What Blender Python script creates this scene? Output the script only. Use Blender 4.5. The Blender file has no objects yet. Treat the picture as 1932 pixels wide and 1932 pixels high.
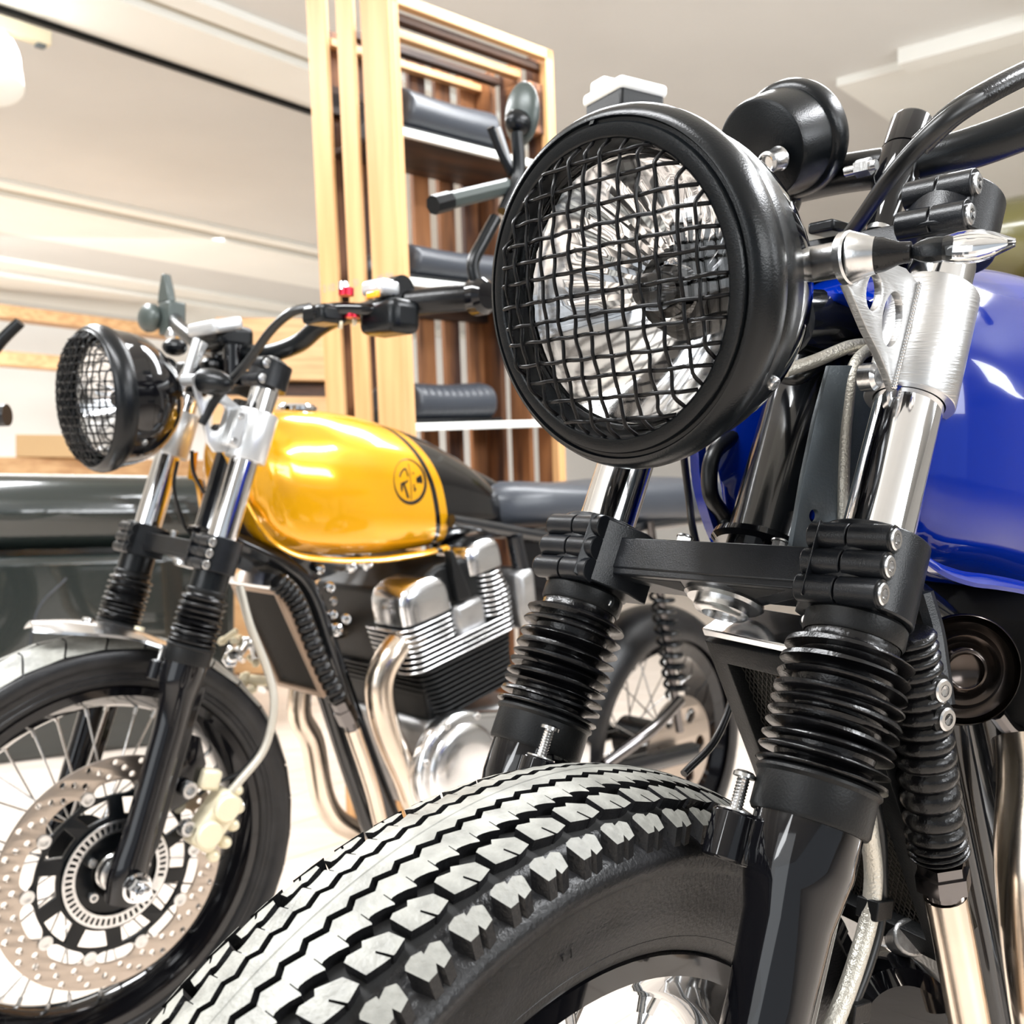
import bpy, bmesh, math, random
from mathutils import Vector as V, Matrix as Mx
random.seed(7)
C = bpy.context.scene.collection
SC = bpy.context.scene
PI = math.pi
H = 0.855            # eye height of the photographer
F = 1932.0           # focal length, image is 1932 wide

# ------------------------------------------------------------------ camera
CR = Mx(((0.999928, -0.012, 0.0), (0.00036, 0.029982, -0.99955), (0.011994, 0.999478, 0.029984)))
cam_d = bpy.data.cameras.new('camera'); cam = bpy.data.objects.new('camera', cam_d); C.objects.link(cam)
cam_d.sensor_width = 36.0; cam_d.lens = 36.0
cam.matrix_world = Mx.Translation((0, 0, H)) @ CR.to_4x4()
cam_d.clip_start = 0.01; cam_d.clip_end = 100
cam_d.dof.use_dof = True; cam_d.dof.focus_distance = 0.60; cam_d.dof.aperture_fstop = 12
SC.camera = cam
# ------------------------------------------------------------------ world, lights, exposure
SC.view_settings.view_transform = 'Standard'; SC.view_settings.look = 'None'
SC.view_settings.gamma = 1.0; SC.view_settings.use_curve_mapping = False
SC.view_settings.exposure = 0.12
W = bpy.data.worlds.new('world'); SC.world = W; W.use_nodes = True
bg = W.node_tree.nodes['Background']; bg.inputs[0].default_value = (0.86, 0.93, 1.0, 1); bg.inputs[1].default_value = 0.6
def area(name, loc, target, sx, sy, power, col=(1, 1, 1)):
    d = bpy.data.lights.new(name, 'AREA'); d.shape = 'RECTANGLE'; d.size = sx; d.size_y = sy; d.energy = power; d.color = col
    o = bpy.data.objects.new(name, d); C.objects.link(o); o.location = loc
    o.rotation_euler = (V(target) - V(loc)).to_track_quat('-Z', 'Y').to_euler(); return o
area('ceiling_light_a', (-0.9, 0.5, 2.28), (-0.8, 0.7, 0), 1.3, 0.25, 60, (0.96, 0.98, 1))
area('ceiling_light_b', (1.5, 0.9, 2.28), (1.2, 0.9, 0), 1.2, 0.25, 55, (0.95, 0.97, 1))
area('ceiling_light_c', (-1.6, 2.6, 2.28), (-1.5, 2.6, 0), 1.6, 0.3, 70, (0.96, 0.98, 1))
area('ceiling_light_d', (0.6, 2.4, 2.28), (0.6, 2.4, 0), 1.6, 0.3, 50, (0.96, 0.98, 1))
area('ceiling_light_e', (-3.6, 6.2, 2.28), (-3.6, 6.8, 0), 3.5, 1.5, 260, (0.97, 0.985, 1))
area('fill_light_left', (-2.6, -1.6, 1.3), (0.0, 1.2, 0.6), 2.4, 1.8, 26, (0.93, 0.97, 1))  # added fill from the camera side, not a real window
area('fill_light_right', (2.6, -2.0, 1.9), (0.2, 0.8, 0.8), 2.0, 0.9, 60, (0.95, 0.98, 1))  # added softbox-like light for bright chrome and right-hand highlights, no window
area('ceiling_fill_left', (-2.2, -0.8, 1.7), (-2.4, 3.0, 2.7), 1.6, 0.4, 26, (0.96, 0.98, 1))  # added to brighten the ceiling, no such fixture in the room
area('ceiling_fill_right', (2.6, 0.2, 1.7), (2.0, 3.0, 2.7), 1.4, 0.5, 42, (0.92, 0.96, 1))  # second added light aimed at the ceiling, also without a fixture

# ------------------------------------------------------------------ materials
MATS = {}
def mat(name, col, metal=0.0, rough=0.5, coat=0.0, bump=0.0, bscale=200.0, var=0.0, vscale=8.0, trans=0.0, ior=1.45, stretch=None, col2=None, spec=None, emit=0.0, detail=4):
    m = bpy.data.materials.new(name); m.use_nodes = True; nt = m.node_tree; b = nt.nodes['Principled BSDF']
    b.inputs['Base Color'].default_value = (*col, 1); b.inputs['Metallic'].default_value = metal
    b.inputs['Roughness'].default_value = rough; b.inputs['Coat Weight'].default_value = coat; b.inputs['Coat Roughness'].default_value = 0.03
    b.inputs['Transmission Weight'].default_value = trans; b.inputs['IOR'].default_value = ior
    if spec is not None: b.inputs['Specular IOR Level'].default_value = spec
    if emit: b.inputs['Emission Color'].default_value = (*col, 1); b.inputs['Emission Strength'].default_value = emit
    tc = nt.nodes.new('ShaderNodeTexCoord'); mp = nt.nodes.new('ShaderNodeMapping'); nt.links.new(tc.outputs['Object'], mp.inputs[0])
    if stretch: mp.inputs['Scale'].default_value = stretch
    if var or col2:
        n = nt.nodes.new('ShaderNodeTexNoise'); n.inputs['Scale'].default_value = vscale; n.inputs['Detail'].default_value = detail
        nt.links.new(mp.outputs[0], n.inputs['Vector'])
        r = nt.nodes.new('ShaderNodeValToRGB'); c2 = col2 or tuple(max(0, c * (1 - var)) for c in col); c1 = col if col2 else tuple(min(1, c * (1 + var)) for c in col)
        r.color_ramp.elements[0].position = 0.35; r.color_ramp.elements[1].position = 0.65
        r.color_ramp.elements[0].color = (*c2, 1); r.color_ramp.elements[1].color = (*c1, 1)
        nt.links.new(n.outputs['Fac'], r.inputs[0]); nt.links.new(r.outputs[0], b.inputs['Base Color'])
    if bump:
        n = nt.nodes.new('ShaderNodeTexNoise'); n.inputs['Scale'].default_value = bscale; n.inputs['Detail'].default_value = 3
        nt.links.new(mp.outputs[0], n.inputs['Vector'])
        bp = nt.nodes.new('ShaderNodeBump'); bp.inputs['Strength'].default_value = bump; bp.inputs['Distance'].default_value = 0.001
        nt.links.new(n.outputs['Fac'], bp.inputs['Height']); nt.links.new(bp.outputs[0], b.inputs['Normal'])
    MATS[name] = m; return m
mat('satin_black', (0.003, 0.004, 0.005), 0, 0.27, spec=0.32, bump=0.15, bscale=900)
mat('matt_black', (0.005, 0.0055, 0.006), 0, 0.42, spec=0.28, bump=0.2, bscale=700)
mat('anodised_black', (0.007, 0.008, 0.010), 0.0, 0.28, spec=0.38, bump=0.15, bscale=1200, var=0.25, vscale=60)
mat('gloss_black', (0.003, 0.003, 0.004), 0, 0.07, coat=0.5, spec=0.3)
mat('dark_chrome', (0.16, 0.15, 0.15), 1, 0.16)
mat('rubber', (0.004, 0.004, 0.0045), 0, 0.25, spec=0.4, bump=0.3, bscale=500, var=0.3, vscale=40)
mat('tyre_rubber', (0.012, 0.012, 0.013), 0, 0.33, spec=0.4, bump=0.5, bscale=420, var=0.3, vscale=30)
mat('tread_rubber_lit', (0.25, 0.248, 0.225), 0, 0.45, bump=0.6, bscale=300, var=0.3, vscale=45)  # tread tops paler than the same rubber elsewhere: bright light put in the colour
mat('shade_black', (0.012, 0.012, 0.012), 0, 0.8, bump=0.3, bscale=200)  # shade put into the colour: tyre grooves, yoke pockets, space under the tank
mat('horn_metal', (0.06, 0.05, 0.045), 1, 0.2)
mat('chrome', (0.87, 0.88, 0.9), 1, 0.06)
mat('steel', (0.62, 0.62, 0.62), 1, 0.25, bump=0.1, bscale=400, var=0.1, vscale=80)
mat('brushed_steel', (0.64, 0.64, 0.64), 1, 0.34, bump=0.3, bscale=60, stretch=(1, 1, 12))
mat('polished_alloy', (0.8, 0.81, 0.83), 1, 0.2, bump=0.15, bscale=60)
mat('cast_alloy', (0.42, 0.42, 0.42), 1, 0.42, bump=0.5, bscale=300, var=0.15, vscale=20)
mat('cream_alloy', (0.75, 0.68, 0.5), 0.2, 0.4, bump=0.2, bscale=200)
mat('disc_steel', (0.42, 0.36, 0.31), 0.9, 0.3, bump=0.2, bscale=500)
mat('exhaust_steel', (0.72, 0.62, 0.52), 1, 0.2, bump=0.1, bscale=80, var=0.12, vscale=10)
mat('glass', (1, 1, 1), 0, 0.0, trans=1.0, ior=1.45)
mat('reflector', (0.92, 0.92, 0.93), 1, 0.07)
mat('amber', (0.9, 0.35, 0.02), 0, 0.2, coat=0.5)
mat('red_anodised', (0.45, 0.01, 0.03), 0.6, 0.3)
mat('blue_paint', (0.0, 0.016, 0.24), 0.0, 0.12, coat=0.55, spec=0.2)
mat('gusset_grey', (0.095, 0.115, 0.13), 0.2, 0.42, bump=0.35, bscale=500, var=0.15, vscale=30)
mat('mirror_grey', (0.05, 0.062, 0.058), 0.1, 0.35)
mat('frame_black', (0.008, 0.009, 0.011), 0, 0.16, coat=0.6)
mat('cable_black', (0.004, 0.0045, 0.005), 0, 0.36)
mat('hose_steel', (0.6, 0.57, 0.5), 0.6, 0.35, bump=0.8, bscale=600)
mat('white_paint', (0.9, 0.91, 0.86), 0, 0.35)
mat('white_alloy', (0.62, 0.63, 0.64), 0.6, 0.3)
mat('mesh_dark', (0.03, 0.026, 0.022), 0.3, 0.55)
mat('cooler_core', (0.035, 0.032, 0.024), 0.2, 0.6, bump=1.0, bscale=260)
mat('bronze_frame', (0.34, 0.24, 0.17), 0.4, 0.4)
mat('leather', (0.012, 0.017, 0.016), 0, 0.2, coat=0.9, bump=0.5, bscale=160)
mat('seat_vinyl', (0.04, 0.045, 0.055), 0, 0.34, bump=0.4, bscale=220)
mat('wood', (0.66, 0.38, 0.17), 0, 0.55, bump=0.3, bscale=60, stretch=(10, 10, 0.7), col2=(0.54, 0.29, 0.115), vscale=3.5)
mat('wood_h', (0.7, 0.44, 0.22), 0, 0.55, bump=0.3, bscale=60, stretch=(0.8, 10, 10), col2=(0.52, 0.29, 0.13), vscale=3.5)
mat('burnt_wood', (0.36, 0.15, 0.055), 0, 0.6, bump=0.4, bscale=60, stretch=(8, 8, 1.0), col2=(0.05, 0.02, 0.012), vscale=2.6)
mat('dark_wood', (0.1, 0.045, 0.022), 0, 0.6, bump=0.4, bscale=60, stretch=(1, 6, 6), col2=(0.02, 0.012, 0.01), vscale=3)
mat('floor_wood', (0.80, 0.715, 0.635), 0, 0.35, col2=(0.73, 0.635, 0.55), stretch=(0.5, 6, 6), vscale=3)
mat('floor_joint', (0.55, 0.45, 0.35), 0, 0.6, bump=0.1)
mat('ceiling_paint', (0.66, 0.665, 0.65), 0, 0.75, var=0.03, vscale=1.5)
mat('beam_paint', (0.86, 0.87, 0.83), 0, 0.6, var=0.02, vscale=2)
mat('wall_paint', (0.9, 0.89, 0.86), 0, 0.6, var=0.02, vscale=2)
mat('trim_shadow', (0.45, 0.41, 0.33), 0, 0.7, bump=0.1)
mat('olive', (0.1, 0.09, 0.03), 0, 0.25, coat=0.6)
mat('cardboard', (0.62, 0.42, 0.22), 0, 0.7, bump=0.3, bscale=90)
mat('print_blue', (0.25, 0.3, 0.32), 0, 0.6)
mat('letter_grey', (0.09, 0.085, 0.08), 0, 0.55)

# ------------------------------------------------------------------ mesh builder
def perp(d):
    d = V(d).normalized(); a = V((0, 0, 1)) if abs(d.z) < 0.9 else V((1, 0, 0))
    u = d.cross(a).normalized(); return u, d.cross(u).normalized()
def smooth_path(pts, k=6):
    P = [V(p) for p in pts]
    if len(P) < 3: return P
    Q = [P[0] * 2 - P[1]] + P + [P[-1] * 2 - P[-2]]; out = []
    for i in range(1, len(Q) - 2):
        for j in range(k):
            t = j / k; a, b, c, d = Q[i - 1], Q[i], Q[i + 1], Q[i + 2]
            out.append(0.5 * ((2 * b) + (c - a) * t + (2 * a - 5 * b + 4 * c - d) * t * t + (3 * b - a - 3 * c + d) * t ** 3))
    out.append(P[-1]); return out
class MB:
    def __init__(s, m=None): s.v = []; s.f = []; s.m = m or Mx.Identity(4)
    def add(s, vs, fs):
        o = len(s.v); s.v += [s.m @ V(p) for p in vs]; s.f += [tuple(i + o for i in f) for f in fs]; return s
    def box(s, c, d, R=None):
        c = V(c); R = R or Mx.Identity(3); q = []
        for x in (-.5, .5):
            for y in (-.5, .5):
                for z in (-.5, .5): q.append(c + R @ V((x * d[0], y * d[1], z * d[2])))
        return s.add(q, [(0, 1, 3, 2), (4, 6, 7, 5), (0, 4, 5, 1), (2, 3, 7, 6), (0, 2, 6, 4), (1, 5, 7, 3)])
    def rings(s, R, closed=False, caps=True):
        n = len(R[0]); vs = [p for r in R for p in r]; fs = []
        m = len(R)
        for i in range(m if closed else m - 1):
            for j in range(n):
                a = i * n + j; b = i * n + (j + 1) % n; i2 = (i + 1) % m; fs.append((a, b, i2 * n + (j + 1) % n, i2 * n + j))
        if caps and not closed: fs += [tuple(range(n))[::-1], tuple((m - 1) * n + k for k in range(n))]
        return s.add(vs, fs)
    def cyl(s, a, b, r, r2=None, n=24, caps=True):
        a, b = V(a), V(b); u, w = perp(b - a); r2 = r if r2 is None else r2
        R = [[p + (u * math.cos(t) + w * math.sin(t)) * q for t in [2 * PI * k / n for k in range(n)]] for p, q in ((a, r), (b, r2))]
        return s.rings(R, caps=caps)
    def lathe(s, o, d, prof, n=48, caps=False, scale=(1, 1), ref=None):
        o = V(o); d = V(d).normalized(); u, w = perp(d)
        if ref is not None: u = (V(ref) - d * V(ref).dot(d)).normalized(); w = d.cross(u)
        R = [[o + d * h + (u * math.cos(t) * scale[0] + w * math.sin(t) * scale[1]) * r for t in [2 * PI * k / n for k in range(n)]] for h, r in prof]
        return s.rings(R, caps=caps)
    def tube(s, pts, r, n=12, k=6, smooth=True, wob=None):
        P = smooth_path(pts, k) if smooth else [V(p) for p in pts]; u = None; R = []
        for i, p in enumerate(P):
            t = (P[min(i + 1, len(P) - 1)] - P[max(i - 1, 0)]).normalized()
            u = perp(t)[0] if u is None else (u - t * u.dot(t)).normalized(); w = t.cross(u)
            rr = r(i / (len(P) - 1)) if callable(r) else r
            R.append([p + (u * math.cos(a) + w * math.sin(a)) * rr for a in [2 * PI * q / n for q in range(n)]])
        return s.rings(R)
    def prism(s, poly, o, ex, ey, ez):
        o, ex, ey, ez = V(o), V(ex), V(ey), V(ez); n = len(poly)
        a = [o + ex * p[0] + ey * p[1] for p in poly]; b = [p + ez for p in a]
        return s.add(a + b, [tuple(range(n))[::-1], tuple(range(n, 2 * n))] + [(i, (i + 1) % n, n + (i + 1) % n, n + i) for i in range(n)])
    def ball(s, c, r, n=16):
        rx, ry, rz = (r, r, r) if not hasattr(r, '__len__') else r; c = V(c); R = []
        for i in range(1, n):
            a = PI * i / n; R.append([c + V((rx * math.sin(a) * math.cos(t), ry * math.sin(a) * math.sin(t), rz * math.cos(a))) for t in [2 * PI * k / (2 * n) for k in range(2 * n)]])
        return s.rings(R)
    def plate(s, loops, o, ex, ey, thick, bev=0.0005):
        """flat plate with holes: first loop the outline"""
        cu = bpy.data.curves.new('tmp', 'CURVE'); cu.dimensions = '2D'; cu.fill_mode = 'BOTH'; cu.extrude = max(thick / 2 - bev, 0.0001); cu.bevel_depth = bev; cu.bevel_resolution = 1; cu.offset = -bev
        for L in loops:
            sp = cu.splines.new('POLY'); sp.points.add(len(L) - 1); sp.use_cyclic_u = True
            for q, p in zip(sp.points, L): q.co = (p[0], p[1], 0, 1)
        s._curve(cu, o, ex, ey); return s
    def _curve(s, cu, o, ex, ey):
        ob = bpy.data.objects.new('tmp', cu); me = ob.to_mesh(); o, ex, ey = V(o), V(ex), V(ey); ez = ex.cross(ey).normalized()
        s.add([o + ex * v.co.x + ey * v.co.y + ez * v.co.z for v in me.vertices], [tuple(p.vertices) for p in me.polygons])
        ob.to_mesh_clear(); bpy.data.objects.remove(ob)
    def text(s, txt, o, ex, ey, size, depth=0.0005, align='CENTER'):
        cu = bpy.data.curves.new('tmp', 'FONT'); cu.body = txt; cu.size = size; cu.extrude = depth; cu.align_x = align; cu.align_y = 'CENTER'
        s._curve(cu, o, ex, ey); return s
    def mesh(s, name):
        me = bpy.data.meshes.new(name); me.from_pydata([tuple(p) for p in s.v], [], s.f); me.validate(); return me
    def build(s, name, m, parent=None, ang=35, bev=0.0, label=None, recalc=True, seg=2):
        me = s.mesh(name)
        if recalc:
            b = bmesh.new(); b.from_mesh(me); bmesh.ops.remove_doubles(b, verts=b.verts, dist=1e-6); bmesh.ops.recalc_face_normals(b, faces=b.faces); b.to_mesh(me); b.free()
        me.materials.append(MATS[m])
        if ang: me.shade_smooth(); me.set_sharp_from_angle(angle=math.radians(ang))
        o = bpy.data.objects.new(name, me); C.objects.link(o)
        if parent: o.parent = parent
        if bev:
            md = o.modifiers.new('bevel', 'BEVEL'); md.width = bev; md.segments = seg; md.limit_method = 'ANGLE'; md.angle_limit = math.radians(40); md.harden_normals = False
        if label: o['label'] = label
        return o
def tag(o, label, cat, group=None):
    o['label'] = label; o['category'] = cat
    if group: o['group'] = group
    return o
def thing(name, label, cat, loc=(0, 0, 0), R=None, group=None):
    o = bpy.data.objects.new(name, None); C.objects.link(o); o.empty_display_size = 0.05
    o.matrix_world = Mx.Translation(loc) @ (R.to_4x4() if R else Mx.Identity(4)); return tag(o, label, cat, group)
def struct(o): o['kind'] = 'structure'; return o
def copy_of(o, parent, mtx):
    c = o.copy(); C.objects.link(c); c.parent = parent; c.matrix_local = mtx; return c

# ------------------------------------------------------------------ survey of the place: the two bikes' steering and chassis frames
SR = {'b': Mx(((-0.6547, 0.6913, 0.3056), (-0.6213, -0.7225, 0.3033), (0.4305, 0.0087, 0.9025))),
      'y': Mx(((-0.6723, 0.7045, 0.2274), (-0.6843, -0.7086, 0.1725), (0.2826, -0.0396, 0.9584)))}
ST = {'b': V((0.1339, 0.6637, -0.0502 + H)), 'y': V((-0.4962, 1.5257, -0.0998 + H))}
for k in SR:
    a = SR[k].col[0].normalized(); c = SR[k].col[2]; c = (c - a * c.dot(a)).normalized(); b = c.cross(a)
    SR[k] = Mx((a, b, c)).transposed()
PR = {}
for k in SR:
    a = SR[k].col[0].copy(); a.z = 0; a.normalize(); PR[k] = Mx((a, V((0, 0, 1)).cross(a), V((0, 0, 1)))).transposed()
PR['b'] = Mx.Rotation(math.radians(-14), 3, 'Z') @ PR['b']        # its bars are turned a little to the left of the frame
def ray(px, py): return CR @ V(((px - 966) / F, (966 - py) / F, -1))
class Fr:
    """a local frame; at(c, px, py) gives the local point of a surveyed pixel on the frame's plane axis=c"""
    def __init__(s, R, T): s.R = R; s.T = V(T); s.Ri = R.transposed()
    def at(s, c, px, py, ax=1):
        d = s.Ri @ ray(px, py); o = s.Ri @ (V((0, 0, H)) - s.T); return o + d * ((c - o[ax]) / d[ax])
    def mtx(s): return Mx.Translation(s.T) @ s.R.to_4x4()

# ------------------------------------------------------------------ motorcycle builder
def arc(c, r, a0, a1, n=10):
    return [(c[0] + r * math.cos(math.radians(a0 + (a1 - a0) * i / n)), c[1] + r * math.sin(math.radians(a0 + (a1 - a0) * i / n))) for i in range(n + 1)]
def circle(c, r, n=24, ry=None): return [(c[0] + r * math.cos(2 * PI * i / n), c[1] + (ry or r) * math.sin(2 * PI * i / n)) for i in range(n)]
def bolt(b, p, d, r, h, n=6):            # round washer plus socket head with a hexagonal recess
    p = V(p); d = V(d).normalized()
    b.lathe(p, d, [(0, 0.0), (0, r), (h * .7, r), (h, r * .85), (h, r * .52)], 24)
    b.lathe(p, d, [(h, r * .52), (h * .35, r * .48), (h * .35, 0.0)], 6)

def headlight(root, M, c, beta, k):
    ra = .083 if k == 'b' else .0925; dm = .011 if k == 'b' else .020
    n = V((math.cos(beta), 0, math.sin(beta))); Y = V((0, 1, 0)); U = V((-n.z, 0, n.x))
    shell = MB(M).lathe(c, n, [(-.054, .0945), (-.057, .0938), (-.068, .091), (-.08, .0858), (-.095, .0755), (-.11, .061), (-.12, .047), (-.127, .03), (-.13, .0)], 96).build('headlight', 'gloss_black', root, ang=50)
    if k == 'y': sub_b = MB(M).lathe(c, n, [(-.0295, .0993), (-.036, .0975), (-.046, .0958), (-.0535, .0946), (-.0535, .0935)], 96).build('rim_band', 'gloss_black', shell, ang=50)
    def sub(b, nm, m, **kw): return b.build(nm, m, shell, **kw)
    if k == 'b': sub(MB(M).lathe(c, n, [(-.030, .0995), (-.0305, .0975), (-.034, .0982), (-.040, .0978), (-.0535, .0952), (-.0545, .0935)], 96), 'rim_band', 'satin_black', ang=50)
    sub(MB(M).lathe(c, n, ([(-.030, .08), (-.012, .0822), (-.001, .0828), (0, .0835), (.0006, .085), (-.0005, .0915), (-.0025, .0925), (-.004, .0925), (-.0042, .0945), (-.0025, .0955)] if k == 'b' else [(-.030, .088), (-.004, .0920), (0, .0930), (0, .0945), (-.002, .0955)]) + [(-.003, .0975), (-.006, .1), (-.010, .102), (-.015, .1032), (-.021, .1028), (-.026, .1015), (-.030, .0995)], 128), 'bezel', 'satin_black', ang=40)
    sub(MB(M).lathe(c, n, [(-.026, .0805), (-.014, .0800), (-.010, .072), (-.0065, .055), (-.0045, .035), (-.0035, .0), (-.0065, .0), (-.0075, .035), (-.0095, .055), (-.013, .072), (-.017, .0795), (-.026, .0805)], 64), 'lens', 'glass', ang=60)
    # facetted reflector bowl, each facet a real flute
    b = MB(M); R = []
    for i in range(13):
        t = i / 12; r = .0795 * (1 - t) + .012 * t; h = -.024 - .05 * (1 - (r / .08) ** 2)
        R.append([c + n * (h + .0012 * (j % 2) * (1 if j < 38 else 0)) + (Y * math.cos(2 * PI * j / 72) + U * math.sin(2 * PI * j / 72)) * r for j in range(72)])
    sub(b.rings(R, caps=False).lathe(c + n * -.0745, n, [(0, .0135), (0, 0)], 24), 'reflector', 'reflector', ang=20)
    b = MB(M); b.lathe(c + n * -.07, n, [(0, .016), (.012, .016), (.014, .012), (.03, .011), (.034, .0085), (.036, 0)], 32); sub(b, 'bulb', 'gloss_black')
    b = MB(M); b.lathe(c + n * -.066, n, [(0, .024), (.004, .024), (.004, .020), (0, .020)], 40); sub(b, 'bulb_ring', 'matt_black')
    # woven guard: each wire its own piece
    rnd = random.Random(3); dome = lambda x, y: .0045 + dm * max(0, 1 - (x * x + y * y) / (ra * ra))
    st = .0119
    for ori in (0, 1):
        for i in range(-8, 9):
            o = (i - .0) * st + rnd.uniform(-.0008, .0008)
            if abs(o) > ra - .0015: continue
            L = math.sqrt((ra - .0001) ** 2 - o * o); pts = []; m = max(6, int(2 * L / (st / 2))); ph = rnd.uniform(-.0006, .0006); lean = rnd.uniform(-.006, .006)
            for q in range(m + 1):
                t = -L + 2 * L * q / m; w = .0008 * math.cos(PI * t / st + PI * i + (0 if ori else PI))
                jit = .0003 * math.sin(t * 260 + i * 1.7) + lean * t + ph
                x, y = (o + jit, t) if ori == 0 else (t, o + jit)
                edge = min(1, (L - abs(t)) / .006)
                pts.append(c + Y * x + U * y + n * ((dome(x, y) * edge - .002 * (1 - edge)) + w))
            sub(MB(M).tube(pts, .00118, n=6, k=3), 'guard_wire', 'wire_black', ang=60)
    # screws low on each side, mounting studs
    for sgn in (1, -1):
        a = math.radians(-38); p = c + n * -.045 + (Y * math.cos(a) * sgn + U * math.sin(a)) * .0965; d = (Y * math.cos(a) * sgn + U * math.sin(a))
        b = MB(M); bolt(b, p, d, .0042, .003); sub(b, 'screw', 'steel', label='small steel side screw')
    b = MB(M); p = c + n * -.003 + U * .094; b.box(p, (.002, .003, .004)); sub(b, 'locating_tab', 'satin_black')
    return shell, n, U

def wheel(root, M, ax, az, k):
    """front wheel with spokes, hub, disc, tone ring; the axle runs along y"""
    c = V((ax, 0, az)); Y = V((0, 1, 0))
    RR = .2440 if k == 'b' else .2475
    wm = .042
    prof = [(wm, RR - .012), (wm, RR), (wm - .004, RR + .002), (wm - .006, RR - .004), (wm - .012, RR - .014), (.02, RR - .022), (.012, RR - .028), (-.012, RR - .028), (-.02, RR - .022), (-wm + .012, RR - .014), (-wm + .006, RR - .004), (-wm + .004, RR + .002), (-wm, RR), (-wm, RR - .012), (-wm + .008, RR - .018), (-.022, RR - .027), (-.012, RR - .033), (.012, RR - .033), (.022, RR - .027), (wm - .008, RR - .018), (wm, RR - .012)]
    w = MB(M).lathe(c, Y, prof, 120).build('front_wheel', 'gloss_black', root, ang=40)
    b = MB(M).lathe(c, Y, [(-.055, .0), (-.055, .03), (-.05, .042), (-.04, .045), (-.034, .024), (.034, .024), (.04, .045), (.05, .046), (.055, .03), (.055, 0)], 48); b.build('hub', 'matt_black', w)
    nsp = 36; me = None
    for i in range(nsp):
        a = 2 * PI * i / nsp; sd = 1 if i % 2 else -1; a2 = a + (0.42 if (i // 2) % 2 else -0.42)
        p0 = V((math.cos(a2) * .042, sd * .044, math.sin(a2) * .042)); p1 = V((math.cos(a) * (RR - .030), sd * .006, math.sin(a) * (RR - .030)))
        b = MB(M); b.cyl(c + p0, c + p1, .0016, n=6); b.cyl(c + p1, c + p1 + (p0 - p1).normalized() * .014, .0032, n=6); b.build('spoke', 'steel', w, ang=60)
    return w, c, RR

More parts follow.
